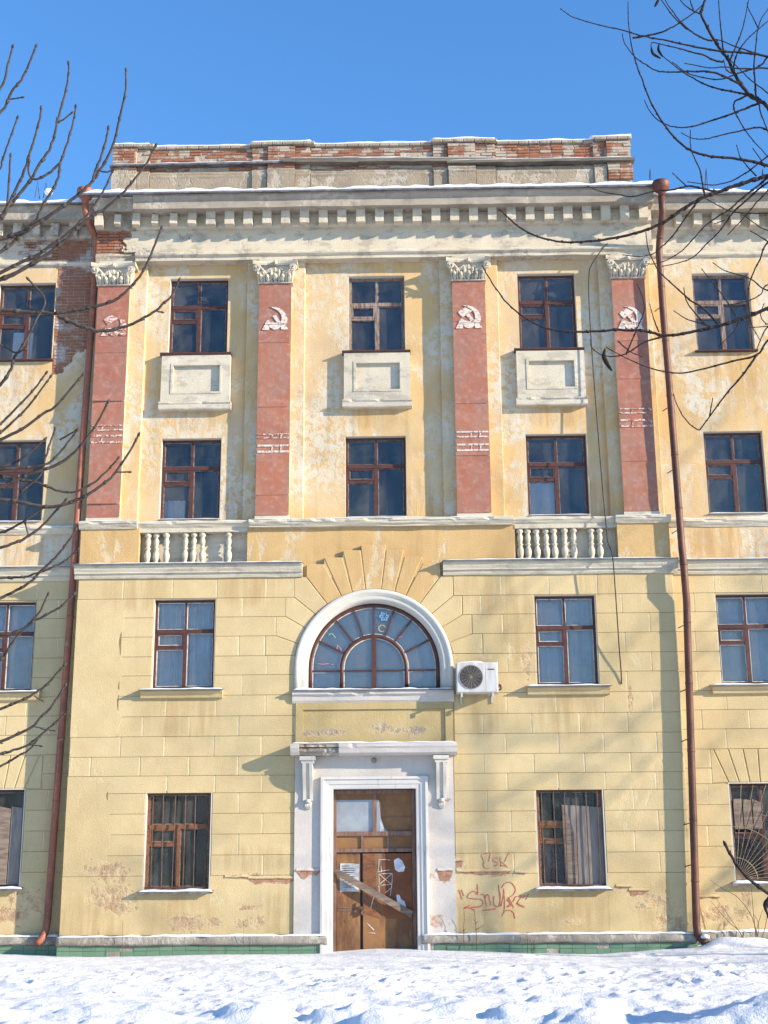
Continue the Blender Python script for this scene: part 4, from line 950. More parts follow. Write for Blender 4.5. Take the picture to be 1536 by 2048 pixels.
# ================================================================== entablature
M_ENT = plaster('white frieze plaster', (.585, .52, .40), pale=(.47, .41, .32), pale_t=(.56, .66), dark=(.90, .88, .84), streak=.2, bump=.4, fine=.12, grime=.42, spots=[
    sp(360, 476, .22, .11, .05), sp(1010, 466, .22, .05, .05), sp(1040, 458, .22, .06, .05), sp(1020, 508, .55, .07, .02), sp(1060, 512, .3, .06, .02), sp(330, 512, .6, .07, .02), sp(280, 505, .3, .1, .02),
    sp(1415, 462, .2, .12, .4), sp(1425, 480, .14, .16, .4), sp(60, 470, .9, .3, .4), sp(130, 470, .6, .4, .4), sp(90, 530, .5, .08, .4)], spotcol=(.25, .22, .19), spotcol2=(.38, .34, .29))
ENT = [(.03, 14.65), (.03, 14.725), (.0, 14.74), (-.03, 14.765), (-.035, 14.80), (-.02, 14.835), (.03, 14.86), (.05, 14.87), (.05, 15.395), (-.04, 15.405), (-.06, 15.43), (-.06, 15.69), (.32, 15.69), (.32, 14.65)]
COR = [(-.405, 15.675), (-.45, 15.675), (-.45, 15.86), (-.47, 15.90), (-.51, 15.94), (-.52, 15.99), (.32, 16.03), (.32, 15.692), (-.39, 15.692)]
M_COR = plaster('dirty concrete corona', (.38, .335, .27), pale=(.50, .445, .365), pale_t=(.50, .62), dark=(.82, .8, .77), streak=.35, bump=.5, fine=.2, grime=.45)
def entab(x0, x1, y, seed, cut=None, name='entablature'):
    prof = [(a+y, z) for a, z in ENT]
    if cut: prof = cut
    o = MB().extrude_x(prof, x0, x1, .16, .010, seed=seed).build(name, M_ENT, B)
    MB().extrude_x([(a+y, z) for a, z in COR], x0, x1, .16, .012, seed=seed+5, chips=.06).build('corona', M_COR, o)
    return o
EC = entab(-5.28, 6.2, 0, 51)
CUT = [(.09, 14.66), (.08, 14.74), (.05, 14.78), (.08, 14.86), (.10, 14.88), (.10, 15.40), (-.02, 15.43), (-.03, 15.75), (-.24, 15.76), (-.27, 15.74), (-.31, 15.86), (-.36, 15.99), (.32, 16.02), (.32, 14.66)]
ED = MB().extrude_x(CUT, -6.18, -5.28, .07, .03, seed=52).build('broken_entablature', M_MORT, B)
EL = entab(-WEND, -6.2, YW, 53); ER = entab(6.21, WEND, YW, 54)
den = MB().box(-.10, .10, -.10, .115, -.175, .145).mesh('dentil', M_ENT)
def dentils(xs, y, par, broken=0):
    for i, x in enumerate(xs):
        s_ = 1 if i >= broken else random.uniform(.72, .95)
        inst(den, 'dentil', par, (x, y-.16, 15.56), (random.uniform(-.02, .02), random.uniform(-.02, .02), random.uniform(-.03, .03)) if i >= broken else (random.uniform(-.08, .08), random.uniform(-.08, .08), .05), (random.uniform(.95, 1.03)*s_, random.uniform(.96, 1.02)*s_, random.uniform(.95, 1.02)*s_))
dentils([-6.08+i*.4165 for i in range(30)], .0, EC, 6); dentils([6.86+i*.42 for i in range(8)], YW, ER, 2); dentils([-6.75-i*.42 for i in range(8)], YW, EL, 3)

# brick laid bare where the plaster has fallen
def brick_mesh(l, h, d=.06, name='brick'): return MB().block([(-l/2, -h/2), (l/2, -h/2), (l/2, h/2), (-l/2, h/2)], 0, d, .005).mesh(name, M_BRK)
BR = [brick_mesh(.245, .062), brick_mesh(.118, .062), brick_mesh(.235, .058), brick_mesh(.25, .064)]
def brick_mass(name, x0, x1, z0, z1, y, parent, mask=None):
    b = MB(); z = z0; k = 0
    while z < z1:
        x = x0-(k % 2)*.13
        while x < x1:
            l = random.choice((.245, .245, .118)); a, c = max(x, x0), min(x+l, x1)
            if c-a > .03 and (mask is None or mask((a+c)/2, z)):
                yy = y+random.uniform(-.006, .008); b.block([(a, z), (c, z+random.uniform(-.002, .002)), (c, z+.063), (a, z+.063)], yy, yy+.05, .005)
            x += l+.013
        z += .0765; k += 1
    return tag(b.build(name, M_BRKG, parent), kind='stuff')
MB().box(-7.14, -6.14, .427, .60, 11.7, 15.3).build('mortar', M_MORT, wingw[-1, 1])
brick_mass('brickwork', -7.11, -6.17, 11.9, 14.66, .415, wingw[-1, 1])
brick_mass('brickwork', -8.3, -6.21, 14.68, 15.36, .408, EL, lambda x, z: x > -6.95+.5*fbm(x*2, z*3, 1.5) or (z > 14.9 and fbm(x*2.2, z*2.2, 4) > -.02 and x > -8.0))
brick_mass('brickwork', -6.17, -5.32, 14.89, 15.38, .070, ED)
def sheet(x0, x1, z0, z1, y, th, mask, mat, parent, c=.025):
    nx, nz = int((x1-x0)/c), int((z1-z0)/c); b = MB(); V = {}; 
    def vi(i, j, k):
        if (i, j, k) not in V:
            V[i, j, k] = len(b.v); b.v.append((x0+(x1-x0)*i/nx, y+k*th-(.004*n3(i*.5, j*.5, 2) if k == 0 else 0), z0+(z1-z0)*j/nz))
        return V[i, j, k]
    on = {(i, j): mask(x0+(i+.5)*c, z0+(j+.5)*c) for i in range(nx) for j in range(nz)}
    for (i, j), m_ in on.items():
        if not m_: continue
        b.f.append((vi(i, j, 0), vi(i+1, j, 0), vi(i+1, j+1, 0), vi(i, j+1, 0)))
        for di, dj, a, e in ((-1, 0, (i, j), (i, j+1)), (1, 0, (i+1, j+1), (i+1, j)), (0, -1, (i+1, j), (i, j)), (0, 1, (i, j+1), (i+1, j+1))):
            if not on.get((i+di, j+dj), False): b.f.append((vi(*a, 0), vi(*e, 0), vi(*e, 1), vi(*a, 1)))
    return b.build('plaster_remnant', mat, parent)
sheet(-7.11, -6.18, 11.75, 13.1, YW, .05, lambda x, z: z < 12.25+(x+6.85)*1.1+.16*fbm(x*4, z*4), M_OCH, wingw[-1, 1])
sheet(-5.75, -5.26, 14.88, 15.39, .048, .05, lambda x, z: x > -5.45-.25*(15.4-z)+.16*fbm(x*5, z*5), M_ENT, ED)

# ================================================================== roof edge, roof, parapet
def eaves(x0, x1, y, seed):
    e = MB().extrude_x([(y-.60, 16.00), (y-.60, 15.965), (y-.515, 15.997), (y+.3, 16.04), (y+.3, 16.08)], x0, x1, .5, .010, seed=seed).build('eaves_sheet', M_TIN, B)
    snow_strip(x0, x1, y-.595, y+.32, 16.004, .085, e, seed=seed+.4, seg=.12)
    return e
eaves(-6.42, 6.40, 0, 61); eaves(-WEND, -6.43, YW, 62); eaves(6.41, WEND, YW, 63)
rf = MB()
rf.add([(-WEND, .3, 16.02), (WEND, .3, 16.02), (WEND, 6.5, 18.1), (-WEND, 6.5, 18.1), (WEND, 12.4, 16.0), (-WEND, 12.4, 16.0)], [(0, 1, 2, 3), (3, 2, 4, 5), (0, 3, 5), (1, 4, 2)])
ROOF = rf.build('roof', M_TIN, B)
for s, (a, b_) in ((-1, (-WEND, -6.0)), (1, (6.0, WEND))):
    bb = MB(); V = []; F = []; nx, ny = 40, 14
    for j in range(ny+1):
        for i in range(nx+1):
            x = a+(b_-a)*i/nx; y = .25+j*.3; V.append((x, y, 16.03+(y-.25)*.335+.10+.05*fbm(x*1.2, y*1.2, 3)-(.09 if j == 0 else 0)))
    for j in range(ny):
        for i in range(nx): F.append((j*(nx+1)+i, j*(nx+1)+i+1, (j+1)*(nx+1)+i+1, (j+1)*(nx+1)+i))
    bb.add(V, F).build('roof_snow', M_SNOWC, ROOF, True, fix=False)
def lump(px, py, Y, r):
    p = at(px, py, Y); MB().lathe([(.001, -r*.7), (r*.8, -r*.5), (r, 0), (r*.75, r*.6), (.001, r*.85)], p.x, p.y, p.z, 12).build('roof_snow', M_SNOWC, ROOF, True)
lump(97, 384, .7, .10); lump(165, 383, -.1, .09)
for px in (1300, 1412, 1525, 92, 75):
    p = at(px, 374 if px > 500 else 380, 1.0); t = at(px, 338 if px > 500 else 362, 1.0)
    MB().tube([(p.x-.05, 1, p.z-.2), t, (p.x+.05, 1.05, p.z-.2)], .012, 5).build('guard_post', M_BAR, ROOF)
PAR = MB()
PAR.box(-5.93, 5.88, .41, .85, 16.0, 17.62)
for (a, b_, y) in ((-5.95, -5.42, .30), (-5.42, -5.13, .36), (-2.74, -2.40, .36), (-2.39, -1.78, .30), (-1.78, -1.44, .36), (1.41, 1.73, .36), (1.74, 2.35, .30), (2.35, 2.80, .36), (5.06, 5.36, .36), (5.36, 5.90, .30)):
    PAR.box(a, b_, y, .45, 16.0, 17.615)
PO = PAR.build('parapet', M_MORT, B); PO['label'] = 'ruined brick parapet over the entrance bay, capped with snow'
PIERS = [(-5.97, -5.40, .285), (-5.40, -5.11, .345), (-2.76, -2.405, .345), (-2.40, -1.77, .285), (-1.77, -1.42, .345), (1.39, 1.725, .345), (1.73, 2.36, .285), (2.36, 2.82, .345), (5.05, 5.345, .345), (5.35, 5.915, .285)]
zones = []; cur = -5.11
for (a, b_, y) in PIERS:
    zones.append((a, b_, y))
for a, b_ in ((-5.11, -2.76), (-1.42, 1.39), (2.82, 5.05)): zones.append((a, b_, .395))
nbr = 0; restb = MB()
cand = []
for (a, b_, y) in zones:
    for k in range(8):
        z = 17.245+k*.0735 if k < 5 else (17.06+(k-5)*.0735 if k < 7 else None)
        if z is None: continue
        x = a-(k % 2)*.12
        while x < b_:
            l = .245 if random.random() < .8 else .118; p, q = max(x, a+.004), min(x+l, b_-.004); x += l+.014
            if q-p < .05: continue
            c = (p+q)/2; bare = fbm(c*.9, z*3, 5.5)
            if bare > .34 and y > .3: continue
            cand.append((p, q, z, y))
for (p, q, z, y) in [(a, b_, 16.62+k*.0735, .24) for k in range(5) for (a, b_) in ((5.36, 5.62), (5.63, 5.92))]: cand.append((p, q, z, y))
random.Random(3).shuffle(cand); cand.sort(key=lambda t: -(t[1]-t[0] > .15))
for (p, q, z, y) in cand:
    yy = y+random.uniform(-.012, .012)
    if nbr < 298:
        me = BR[1] if q-p < .16 else BR[random.choice((0, 2, 3))]; l0 = .118 if q-p < .16 else .243
        inst(me, 'brick', PO, ((p+q)/2, yy, z+.031), (random.uniform(-.02, .02), random.uniform(-.015, .015), random.uniform(-.02, .02)), ((q-p)/l0, 1, random.uniform(.95, 1.03))); nbr += 1
    else: restb.block([(p, z), (q, z), (q, z+.062), (p, z+.062)], yy, yy+.05, .005)
if restb.v: tag(restb.build('brickwork', M_BRK, PO), kind='stuff')
M_PB = plaster('flaked parapet plaster', (.36, .295, .22), pale=(.48, .425, .345), pale_t=(.46, .56), pale_s=1.6, dark=(.8, .78, .74), streak=.3, bump=.8, fine=.25, grime=.35)
for (a, b_, y) in zones:                                     # plastered foot of the parapet
    yy = y-.06
    for (zt, dy, q) in ((17.02, .03, .0), (16.93, 0, .012)):
        if a > 5.3: continue
        MB().extrude_x([(yy+dy+.0, zt), (yy+dy-.012, zt-.05), (yy+dy, zt-.10), (yy+dy, 16.1), (y+.1, 16.1), (y+.1, zt+.02)], a+q, b_-q, .09, .016, seed=int(a*10)).build('foot_moulding', M_PB, PO)
for i, (xa, xb, za, zb, th, y0) in enumerate(((-6.02, -2.0, 17.155, 17.175, .045, .23), (-2.05, -.32, 17.21, 17.16, .09, .20), (-.40, 2.72, 17.19, 17.15, .09, .215), (1.70, 5.97, 17.09, 17.10, .07, .19), (-1.95, .9, 17.25, 17.235, .04, .235))):
    L_ = xb-xa; b = MB(); b.extrude_x([(y0, -th/2), (y0, th/2), (.42, th/2+.03), (.42, -th/2)], 0, L_, .3, .012, seed=70+i)
    bo = b.build('ledge_board', M_TIN if i == 0 else M_ROOFB, PO, loc=(xa, 0, za)); bo.rotation_euler = (0, -math.atan2(zb-za, L_), 0)
    if i in (0, 2, 3, 4):
        s_ = snow_strip(.02, L_-.02, y0+.01, .40, th/2, .022, PO, seed=i+3.1, seg=.08); s_.location = (xa, 0, za+.002); s_.rotation_euler = bo.rotation_euler
rr = random.Random(9); x = -5.98
while x < 5.93:
    l = rr.uniform(.22, .27); q = min(x+l, 5.94); on = any(a-.03 < (x+q)/2 < b_+.03 for a, b_, y in PIERS); y = .25 if on else .345
    za = 17.615+(.022 if on else 0)+.012*fbm(x*.8, 2)
    MB().block([(x+.003, za), (q-.003, za+rr.uniform(-.004, .004)), (q-.003, za+.07), (x+.003, za+.07)], y, .86, .012).build('cap_brick', M_PB, PO)
    x = q+.004
def cap_z(x): return 17.685+(.022 if any(a-.03 < x < b_+.03 for a, b_, y in PIERS) else 0)+.012*fbm(x*.8, 2)
b = MB(); V = []; F = []; k = 160
for i in range(k+1):
    x = -5.97+11.9*i/k; z = cap_z(x); h = .05*(1+.6*fbm(x*2, 7.7)); y = (.26 if any(a-.03 < x < b_+.03 for a, b_, yy in PIERS) else .355)
    V += [(x, .86, z-.004), (x, y, z-.004), (x, y-.008, z+h*.5), (x, y+.03, z+h), (x, .6, z+h*1.2), (x, .86, z+h)]
for i in range(k):
    for j in range(6): F.append((i*6+j, i*6+(j+1) % 6, (i+1)*6+(j+1) % 6, (i+1)*6+j))
F.append(tuple(range(6))); F.append(tuple(range(k*6, k*6+6)))
b.add(V, F).build('cap_snow', M_SNOWC, PO, True)

# ================================================================== graffiti on the wall (flat paint)
strokes([[(160, 510), (178, 550), (190, 590)], [(185, 510), (205, 560)],
         [(320, 460), (323, 552), (295, 522), (255, 538), (235, 575), (290, 588), (348, 592), (370, 625), (340, 655), (260, 660), (205, 670), (270, 635)],
         [(205, 668), (255, 664), (300, 690)], [(348, 555), (375, 550), (388, 600), (397, 650)], [(385, 592), (402, 548), (420, 572), (435, 645)],
         [(460, 565), (463, 640), (505, 648), (520, 540)], [(500, 465), (512, 560), (520, 652), (548, 540)], [(528, 492), (560, 452), (610, 450), (645, 500), (630, 550), (578, 582)],
         [(545, 500), (553, 600), (550, 690), (530, 735)], [(570, 592), (612, 640), (575, 655), (630, 602), (642, 570)], [(588, 580), (632, 662)],
         [(640, 572), (700, 565), (660, 630), (730, 660), (655, 622)], [(710, 582), (727, 558)], [(735, 592), (755, 545)], [(560, 690), (602, 685), (633, 712), (640, 755)], [(365, 685), (430, 680), (480, 672)]],
        (880, 1660), 4.267, -.0065, .010, M_GRAF, lower, 'graffiti')
strokes([[(430, 190), (355, 213), (365, 240), (378, 290)], [(432, 195), (415, 268)], [(365, 282), (385, 325), (430, 325)], [(500, 240), (460, 240), (455, 265), (492, 280), (480, 305), (455, 303)],
         [(512, 230), (520, 312)], [(592, 188), (570, 230), (552, 270)], [(525, 272), (582, 320)], [(515, 300), (575, 312)]], (880, 1660), 4.267, -.0065, .0075, M_GRAF, lower, 'graffiti')

# ================================================================== things hung on or standing before the facade
def drainpipe(name, path, hop, rad, label, brackets, wally, M_PIPE=M_PIPE):
    D = empty(name, (path[-1].x, path[-1].y, 0)); tag(D, label, 'drainpipe', 'drainpipes at the two corners of the entrance bay')
    o = D.location
    def loc(v): return Vector(v)-o
    # dense path
    secs = []; 
    for i in range(len(path)-1):
        secs.append([loc(path[i]), loc(path[i+1])])
    b = MB(); b.tube([loc(p) for p in path], rad, 14); b.build('pipe', M_PIPE, D, True)
    h = MB(); h.lathe([(rad*1.02, -.24), (rad*1.1, -.16), (.15, -.10), (.185, -.03), (.195, .05), (.185, .09), (.12, .11), (.05, .115)], hop.x-o.x, hop.y-o.y, hop.z-o.z, 16); h.build('hopper', M_PIPE, D, True)
    L = [0]; 
    for i in range(len(path)-1): L.append(L[-1]+(path[i+1]-path[i]).length)
    def along(t):
        for i in range(len(L)-1):
            if L[i+1] >= t: return path[i].lerp(path[i+1], (t-L[i])/max(1e-6, L[i+1]-L[i])), (path[i+1]-path[i]).normalized()
        return path[-1], (path[-1]-path[-2]).normalized()
    t = .9
    while t < L[-1]-.4:
        p, d = along(t); MB().tube([loc(p-d*.025), loc(p-d*.02), loc(p+d*.02), loc(p+d*.025)], [rad*1.0, rad*1.09, rad*1.07, rad], 14).build('collar', M_PIPE, D, True); t += random.uniform(1.15, 1.35)
    for zz in brackets:
        p = min((along(L[-1]*k/400)[0] for k in range(401)), key=lambda v: abs(v.z-zz))
        MB().tube([loc(p+Vector((rad*.9, 0, 0))), loc(p+Vector((-rad*1.05, .0, -.0))), loc((p.x-.16 if p.x > 0 else p.x-.08, wally(p), p.z-.03))], .011, 5).build('bracket', M_BAR, D)
    return D
pl = [at(171, 398, -.36), at(171, 424, -.28), at(177, 444, -.12), at(186, 464, .10), at(193, 482, .22), at(193, 505, .24), at(191, 530, .24), at(187, 595, .235), at(150, 1100, .14), at(149, 1120, .14), at(143, 1200, .20), at(95, 1838, .24), at(92, 1860, .22), at(84, 1876, .14), at(74, 1888, .02)]
drainpipe('drainpipe', pl, at(171, 387, -.40), .074, 'rusty red drainpipe with a kinked neck at the left corner of the entrance bay', (11.3, 9.3, 7.9, 1.0), lambda p: YW)
pr = [at(1323, 392, -.62), at(1325, 425, -.52), at(1322, 455, -.30), at(1319, 482, -.13), at(1318, 505, -.12), at(1322, 560, -.12), at(1326, 622, -.12), at(1337, 750, -.12), at(1364, 1100, -.12), at(1367, 1125, -.22), at(1370, 1165, -.22), at(1373, 1200, -.14), at(1393, 1850, -.14), at(1395, 1868, -.16), at(1404, 1880, -.24), at(1413, 1887, -.32)]
PRO = drainpipe('drainpipe', pr, at(1322, 372, -.64), .074, 'dark rusty drainpipe with a snowy foot at the right corner of the entrance bay', (13.3, 11.0, 9.6, 8.3, 6.3, 5.0, 4.0, 2.4, 1.6), lambda p: 0, M_PIPE2)
p = at(1411, 1882, -.30)-PRO.location
MB().lathe([(.001, -.03), (.08, -.02), (.085, .02), (.05, .05), (.001, .06)], p.x, p.y, p.z+.07, 10).build('snow', M_SNOWC, PRO, True)
p = at(171, 378, -.22)
# ---- air conditioner
a0, a1 = at(912, 1325, -.36), at(997, 1385, -.36)
AC = empty('air_conditioner', ((a0.x+a1.x)/2, -.2, a1.z)); tag(AC, 'white outdoor air conditioner unit with round fan grille beside the fan window', 'air conditioner')
W_, H_ = a1.x-a0.x, a0.z-a1.z
def acb(b, nm, mt, sm=False): return b.build(nm, mt, AC, sm)
b = MB(); b.block([(-W_/2, 0), (W_/2, 0), (W_/2, H_), (-W_/2, H_)], -.16, .13, .02); acb(b, 'casing', M_ACW)
fc = at(942, 1354, -.36)-AC.location; R_ = .245
b = MB(); b.tube([(fc.x, -.166, fc.z), (fc.x, -.159, fc.z)], R_, 32); acb(b, 'fan_recess', M_ACG)
for k in range(1, 7):
    r = R_*k/6.2; MB().tube([(fc.x+r*math.cos(a), -.170, fc.z+r*math.sin(a)) for a in np.linspace(0, 2*math.pi, 33)], .0035, 4).build('grille_ring', M_ACG if k < 6 else M_ACW, AC)
for k in range(8):
    a = k*math.pi/8; MB().tube([(fc.x-R_*math.cos(a), -.172, fc.z-R_*math.sin(a)), (fc.x+R_*math.cos(a), -.172, fc.z+R_*math.sin(a))], .003, 4).build('grille_spoke', M_CON, AC)
for k in (0, 1, 2): MB().tube([(fc.x, -.1635, fc.z)]+[(fc.x+t*.2*math.cos(k*2.09+t*.7), -.1665, fc.z+t*.2*math.sin(k*2.09+t*.7)) for t in (.3, .6, 1)], [.03, .05, .07, .03], 5).build('fan_blade', M_ACG, AC) if False else None
MB().box(W_/2-.245, W_/2-.241, -.163, -.158, .02, H_-.02).build('seam', M_CON, AC); MB().box(W_/2-.205, W_/2-.07, -.1635, -.158, H_-.155, H_-.13).build('badge', M_ACG, AC)
snow_strip(-W_/2+.03, W_/2-.28, -.14, .10, H_, .022, AC, seed=3.3)
for x in (-W_/2+.10, W_/2-.11):
    b = MB(); b.box(x-.018, x+.018, -.20, .195, -.035, -.002); b.box(x-.018, x+.018, .17, .196, -.17, -.035); b.box(x-.018, x+.018, -.20, -.17, -.09, -.035); b.build('bracket', M_ACW, AC)
MB().tube([(W_/2+.0, -.02, .18), (W_/2+.05, -.02, .17), (W_/2+.07, .05, .12), (W_/2+.06, .19, .10)], .018, 6).build('hose', M_BAR, AC, True)
MB().box(W_/2, W_/2+.035, -.05, .02, .12, .19).build('valve', M_BAR, AC)
# ---- loose cable
cb = [at(1215, 487, -.02), at(1203, 500, -.06), at(1184, 528, -.02), at(1178, 548, .02), at(1178, 600, .04), at(1183, 690, .04), at(1191, 800, .02), at(1203, 950, -.04), at(1212, 1050, -.12), at(1216, 1085, -.22), at(1225, 1112, -.30), at(1232, 1200, -.26), at(1238, 1290, -.14), at(1242, 1340, -.05), at(1243, 1368, -.01)]
def smooth(P, n=5):
    Q = []
    for i in range(len(P)-1):
        p0, p1, p2, p3 = P[max(i-1, 0)], P[i], P[i+1], P[min(i+2, len(P)-1)]
        for k in range(n):
            t = k/n; Q.append(.5*((2*p1)+(p2-p0)*t+(2*p0-5*p1+4*p2-p3)*t*t+(3*p1-p0-3*p2+p3)*t**3))
    Q.append(P[-1]); return Q
tag(MB().tube(smooth(cb), .012, 6).build('cable', M_RUB, None, True), 'loose black cable hanging down the facade past the right balustrade', 'cable')
# ---- things on the door
p0, p1 = at(670, 1742, .12), at(824, 1829, .09); d = (p1-p0); n_ = Vector((-d.z, 0, d.x)).normalized()
pk = MB(); N_ = 14; V = []; F = []
for i in range(N_+1):
    c = p0.lerp(p1, i/N_); w_ = .062+.012*n3(i*.7, 3)+(.0 if i else -.02)
    for (s_, y) in ((-1, -.018), (1, -.018), (1, .012), (-1, .012)): V.append(c+n_*w_*s_+Vector((0, y, 0)))
for i in range(N_):
    for j in range(4): F.append((i*4+j, i*4+(j+1) % 4, (i+1)*4+(j+1) % 4, (i+1)*4+j))
F += [(0, 1, 2, 3), (N_*4+3, N_*4+2, N_*4+1, N_*4)]
tag(pk.add(V, F).build('plank', M_WOOD), 'splintered grey plank nailed slantwise across the door', 'plank')
q0 = at(747, 1793, .06); q1 = at(741, 1816, .06)
tag(MB().tube([q0, q1], [.018, .012], 5).build('splinter', M_ROOFB), 'short pale splinter of wood hanging under the slanted plank', 'splinter')
def paper(name, px, Y, mat, label, cat, curl=.008):
    P = [at(a, b_, Y) for a, b_ in px]; b = MB(); n = len(P)
    V = [(v.x, Y-curl*(1+n3(v.x*9, v.z*9))*.5, v.z) for v in P]; V += [(x, y+.0015, z) for x, y, z in V]
    c = sum((Vector(v) for v in V[:n]), Vector())/n; V += [(c.x, Y-.0005, c.z), (c.x, Y+.001, c.z)]
    F = [(i, (i+1) % n, 2*n) for i in range(n)]+[(n+(i+1) % n, n+i, 2*n+1) for i in range(n)]+[(i, n+i, n+(i+1) % n, (i+1) % n) for i in range(n)]
    return tag(b.add(V, F).build(name, mat), label, cat)
def cpx(lst): return [(560+a/4.042, 1420+b_/4.042) for a, b_ in lst]
NT = paper('paper_notice', cpx([(487, 1240), (562, 1238), (642, 1245), (640, 1350), (636, 1470), (560, 1466), (485, 1472), (482, 1350)]), YD+.006, M_PAP, 'weathered grey paper notice pasted on the left door leaf', 'notice')
pb_ = MB()
for k in range(11):
    q = at(560+(500+4*(k % 3))/4.042, 1420+(1262+k*17)/4.042, YD-.003); pb_.box(q.x, q.x+(.24 if k % 4 else .16), YD-.0035, YD-.0030, q.z-.006, q.z+.006)
pb_.build('print', M_ACG, NT)
paper('torn_paper', cpx([(920, 1215), (955, 1195), (985, 1215), (1012, 1270), (1000, 1305), (960, 1310), (930, 1290)]), YD-.011, M_PAPW, 'torn white paper scrap high on the right door leaf', 'paper', .004)
paper('torn_paper', cpx([(942, 1492), (965, 1495), (980, 1530), (1005, 1545), (1020, 1590), (1000, 1600), (955, 1580), (945, 1540)]), YD-.011, M_PAPW, 'torn white paper scrap just above the plank end on the door', 'paper', .004)

# ================================================================== dry weeds along the wall
def weed(name, stems, off, sc, Y, r, label):
    base = at(off[0]+stems[0][0][0]/sc, off[1]+stems[0][0][1]/sc, Y); W = empty(name, (base.x, Y, 0)); tag(W, label, 'weed', 'dry weeds sticking out of the snow')
    for i, s_ in enumerate(stems):
        P = [at(off[0]+a/sc, off[1]+b_/sc, Y+.04*math.sin(i*2.1+k))-W.location for k, (a, b_) in enumerate(s_)]
        P[0].z -= .12 if i == 0 or s_[0][1] == stems[0][0][1] else 0
        n = len(P); Q = smooth(P, 3); MB().tube(Q, [r*(1-.7*k/len(Q)) for k in range(len(Q))], 5).build('stem', M_STEM, W, True)
weed('dry_shrub', [[(945, 1905), (880, 1780), (780, 1690), (690, 1590), (590, 1470)], [(1040, 1890), (1010, 1600), (985, 1300)], [(1060, 1900), (1000, 1640), (870, 1450), (760, 1380), (640, 1310), (590, 1265)],
                   [(1075, 1890), (1130, 1700), (1150, 1520)], [(1040, 1880), (1060, 1700), (1010, 1600)], [(940, 1880), (850, 1740), (640, 1440)], [(1075, 1880), (1040, 1760), (1100, 1560)]], (1300, 1500), 4.877, .05, .009, 'tangle of thin dry shoots under the sunburst window')
weed('dry_weed', [[(205, 960), (200, 860), (207, 760), (205, 680)], [(202, 860), (225, 835)]], (880, 1660), 4.267, -.22, .006, 'single dry stalk at the right jamb of the portal')
weed('dry_weed', [[(312, 970), (308, 860), (300, 760), (294, 690)], [(306, 800), (325, 775)], [(304, 780), (285, 760)], [(309, 850), (378, 810)]], (880, 1660), 4.267, -.22, .007, 'branched dry stalk under the red tag')
weed('dry_weed', [[(745, 1040), (748, 960), (742, 890)], [(775, 1040), (780, 980), (765, 930)], [(790, 1040), (800, 960), (805, 940)], [(775, 1030), (830, 985)]], (880, 1660), 4.267, -.24, .007, 'small clump of dry stalks against the green tiles')
weed('dry_weed', [[(1140, 1930), (1142, 1760), (1143, 1590)]], (0, 1500), 4.655, -.24, .006, 'thin bare stalk under the left barred window')
weed('dry_weed', [[(973, 850), (975, 790), (974, 735)]], (0, 1480), 2.0, -.24, .005, 'short bare stalk left of the portal before the ledge')
weed('dry_weed', [[(440, 1880), (432, 1700), (415, 1600), (395, 1540)], [(430, 1690), (450, 1600)]], (1300, 1500), 4.877, .10, .006, 'twiggy stalk beside the foot of the right drainpipe')

# ================================================================== trees near the camera
def branch_mesh(P, r0, r1, node, bud, seed, n=6):
    Q = smooth(P, 6); L = [0]
    for i in range(1, len(Q)): L.append(L[-1]+(Q[i]-Q[i-1]).length)
    T = L[-1] or 1; R = []; rnd = random.Random(seed); nxt = rnd.uniform(.3, 1)*node; out = []
    for i, q in enumerate(Q):
        r = r0+(r1-r0)*(L[i]/T)**.8; R.append(r*(1+.12*n3(i*.9, seed, 5))); jt = min(.7*r, .006)*(1 if 0 < i < len(Q)-1 else 0); out.append(q+Vector((n3(i*.45, seed, 1), n3(i*.45, seed, 2), n3(i*.45, seed, 3)))*1.1*jt)
    b = MB(); b.tube(out, R, n)
    s = nxt
    while s < T-.01:
        for i in range(1, len(Q)):
            if L[i] >= s: break
        t = (s-L[i-1])/max(1e-6, L[i]-L[i-1]); p = Q[i-1].lerp(Q[i], t); d = (Q[i]-Q[i-1]).normalized(); r = r0+(r1-r0)*(s/T)**.8
        if r < .03:
            b.tube([p-d*r*1.6, p-d*r*.5, p+d*r*.5, p+d*r*1.6], [r*.9, r*1.35, r*1.3, r*.9], 5)
            sd = d.cross(Vector((rnd.uniform(-1, 1), rnd.uniform(-1, 1), rnd.uniform(-1, 1)))).normalized(); b.tube([p+sd*r*.4, p+sd*r*1.4+d*r*1.2, p+sd*r*1.5+d*r*2.2], [r*.55, r*.5, r*.12], 5) if r < .016 else None
        s += node*rnd.uniform(.6, 1.4)
    e = Q[-1]; d = (Q[-1]-Q[-2]).normalized()
    b.tube([e-d*r1*.5, e+d*r1*1.2, e+d*r1*3.2, e+d*r1*4.6], [r1, r1*bud, r1*bud*.8, r1*.2], 6)
    return b
def make_tree(name, label, trunk, limbs, brs, D0, mat, node, bud, rs):
    T = empty(name, (trunk[0].x, trunk[0].y, 0)); tag(T, label, 'tree'); o = Vector(T.location)
    def loc(P): return [p-o for p in P]
    n = len(trunk); b = MB(); Q = smooth(loc(trunk), 5); b.tube(Q, [.17*(1-.75*i/len(Q))+.02+(.06 if i < 2 else 0) for i in range(len(Q))], 12); b.build('trunk', mat, T, True)
    for i, (P, r0, r1) in enumerate(limbs): branch_mesh(loc(P), r0, r1, 9, 1.2, i, 10).build('limb', mat, T, True)
    for i, (P, r0, r1) in enumerate(brs): branch_mesh(loc(P), r0, r1, node, bud, i+50, 6).build('branch', mat, T, True)
    return T
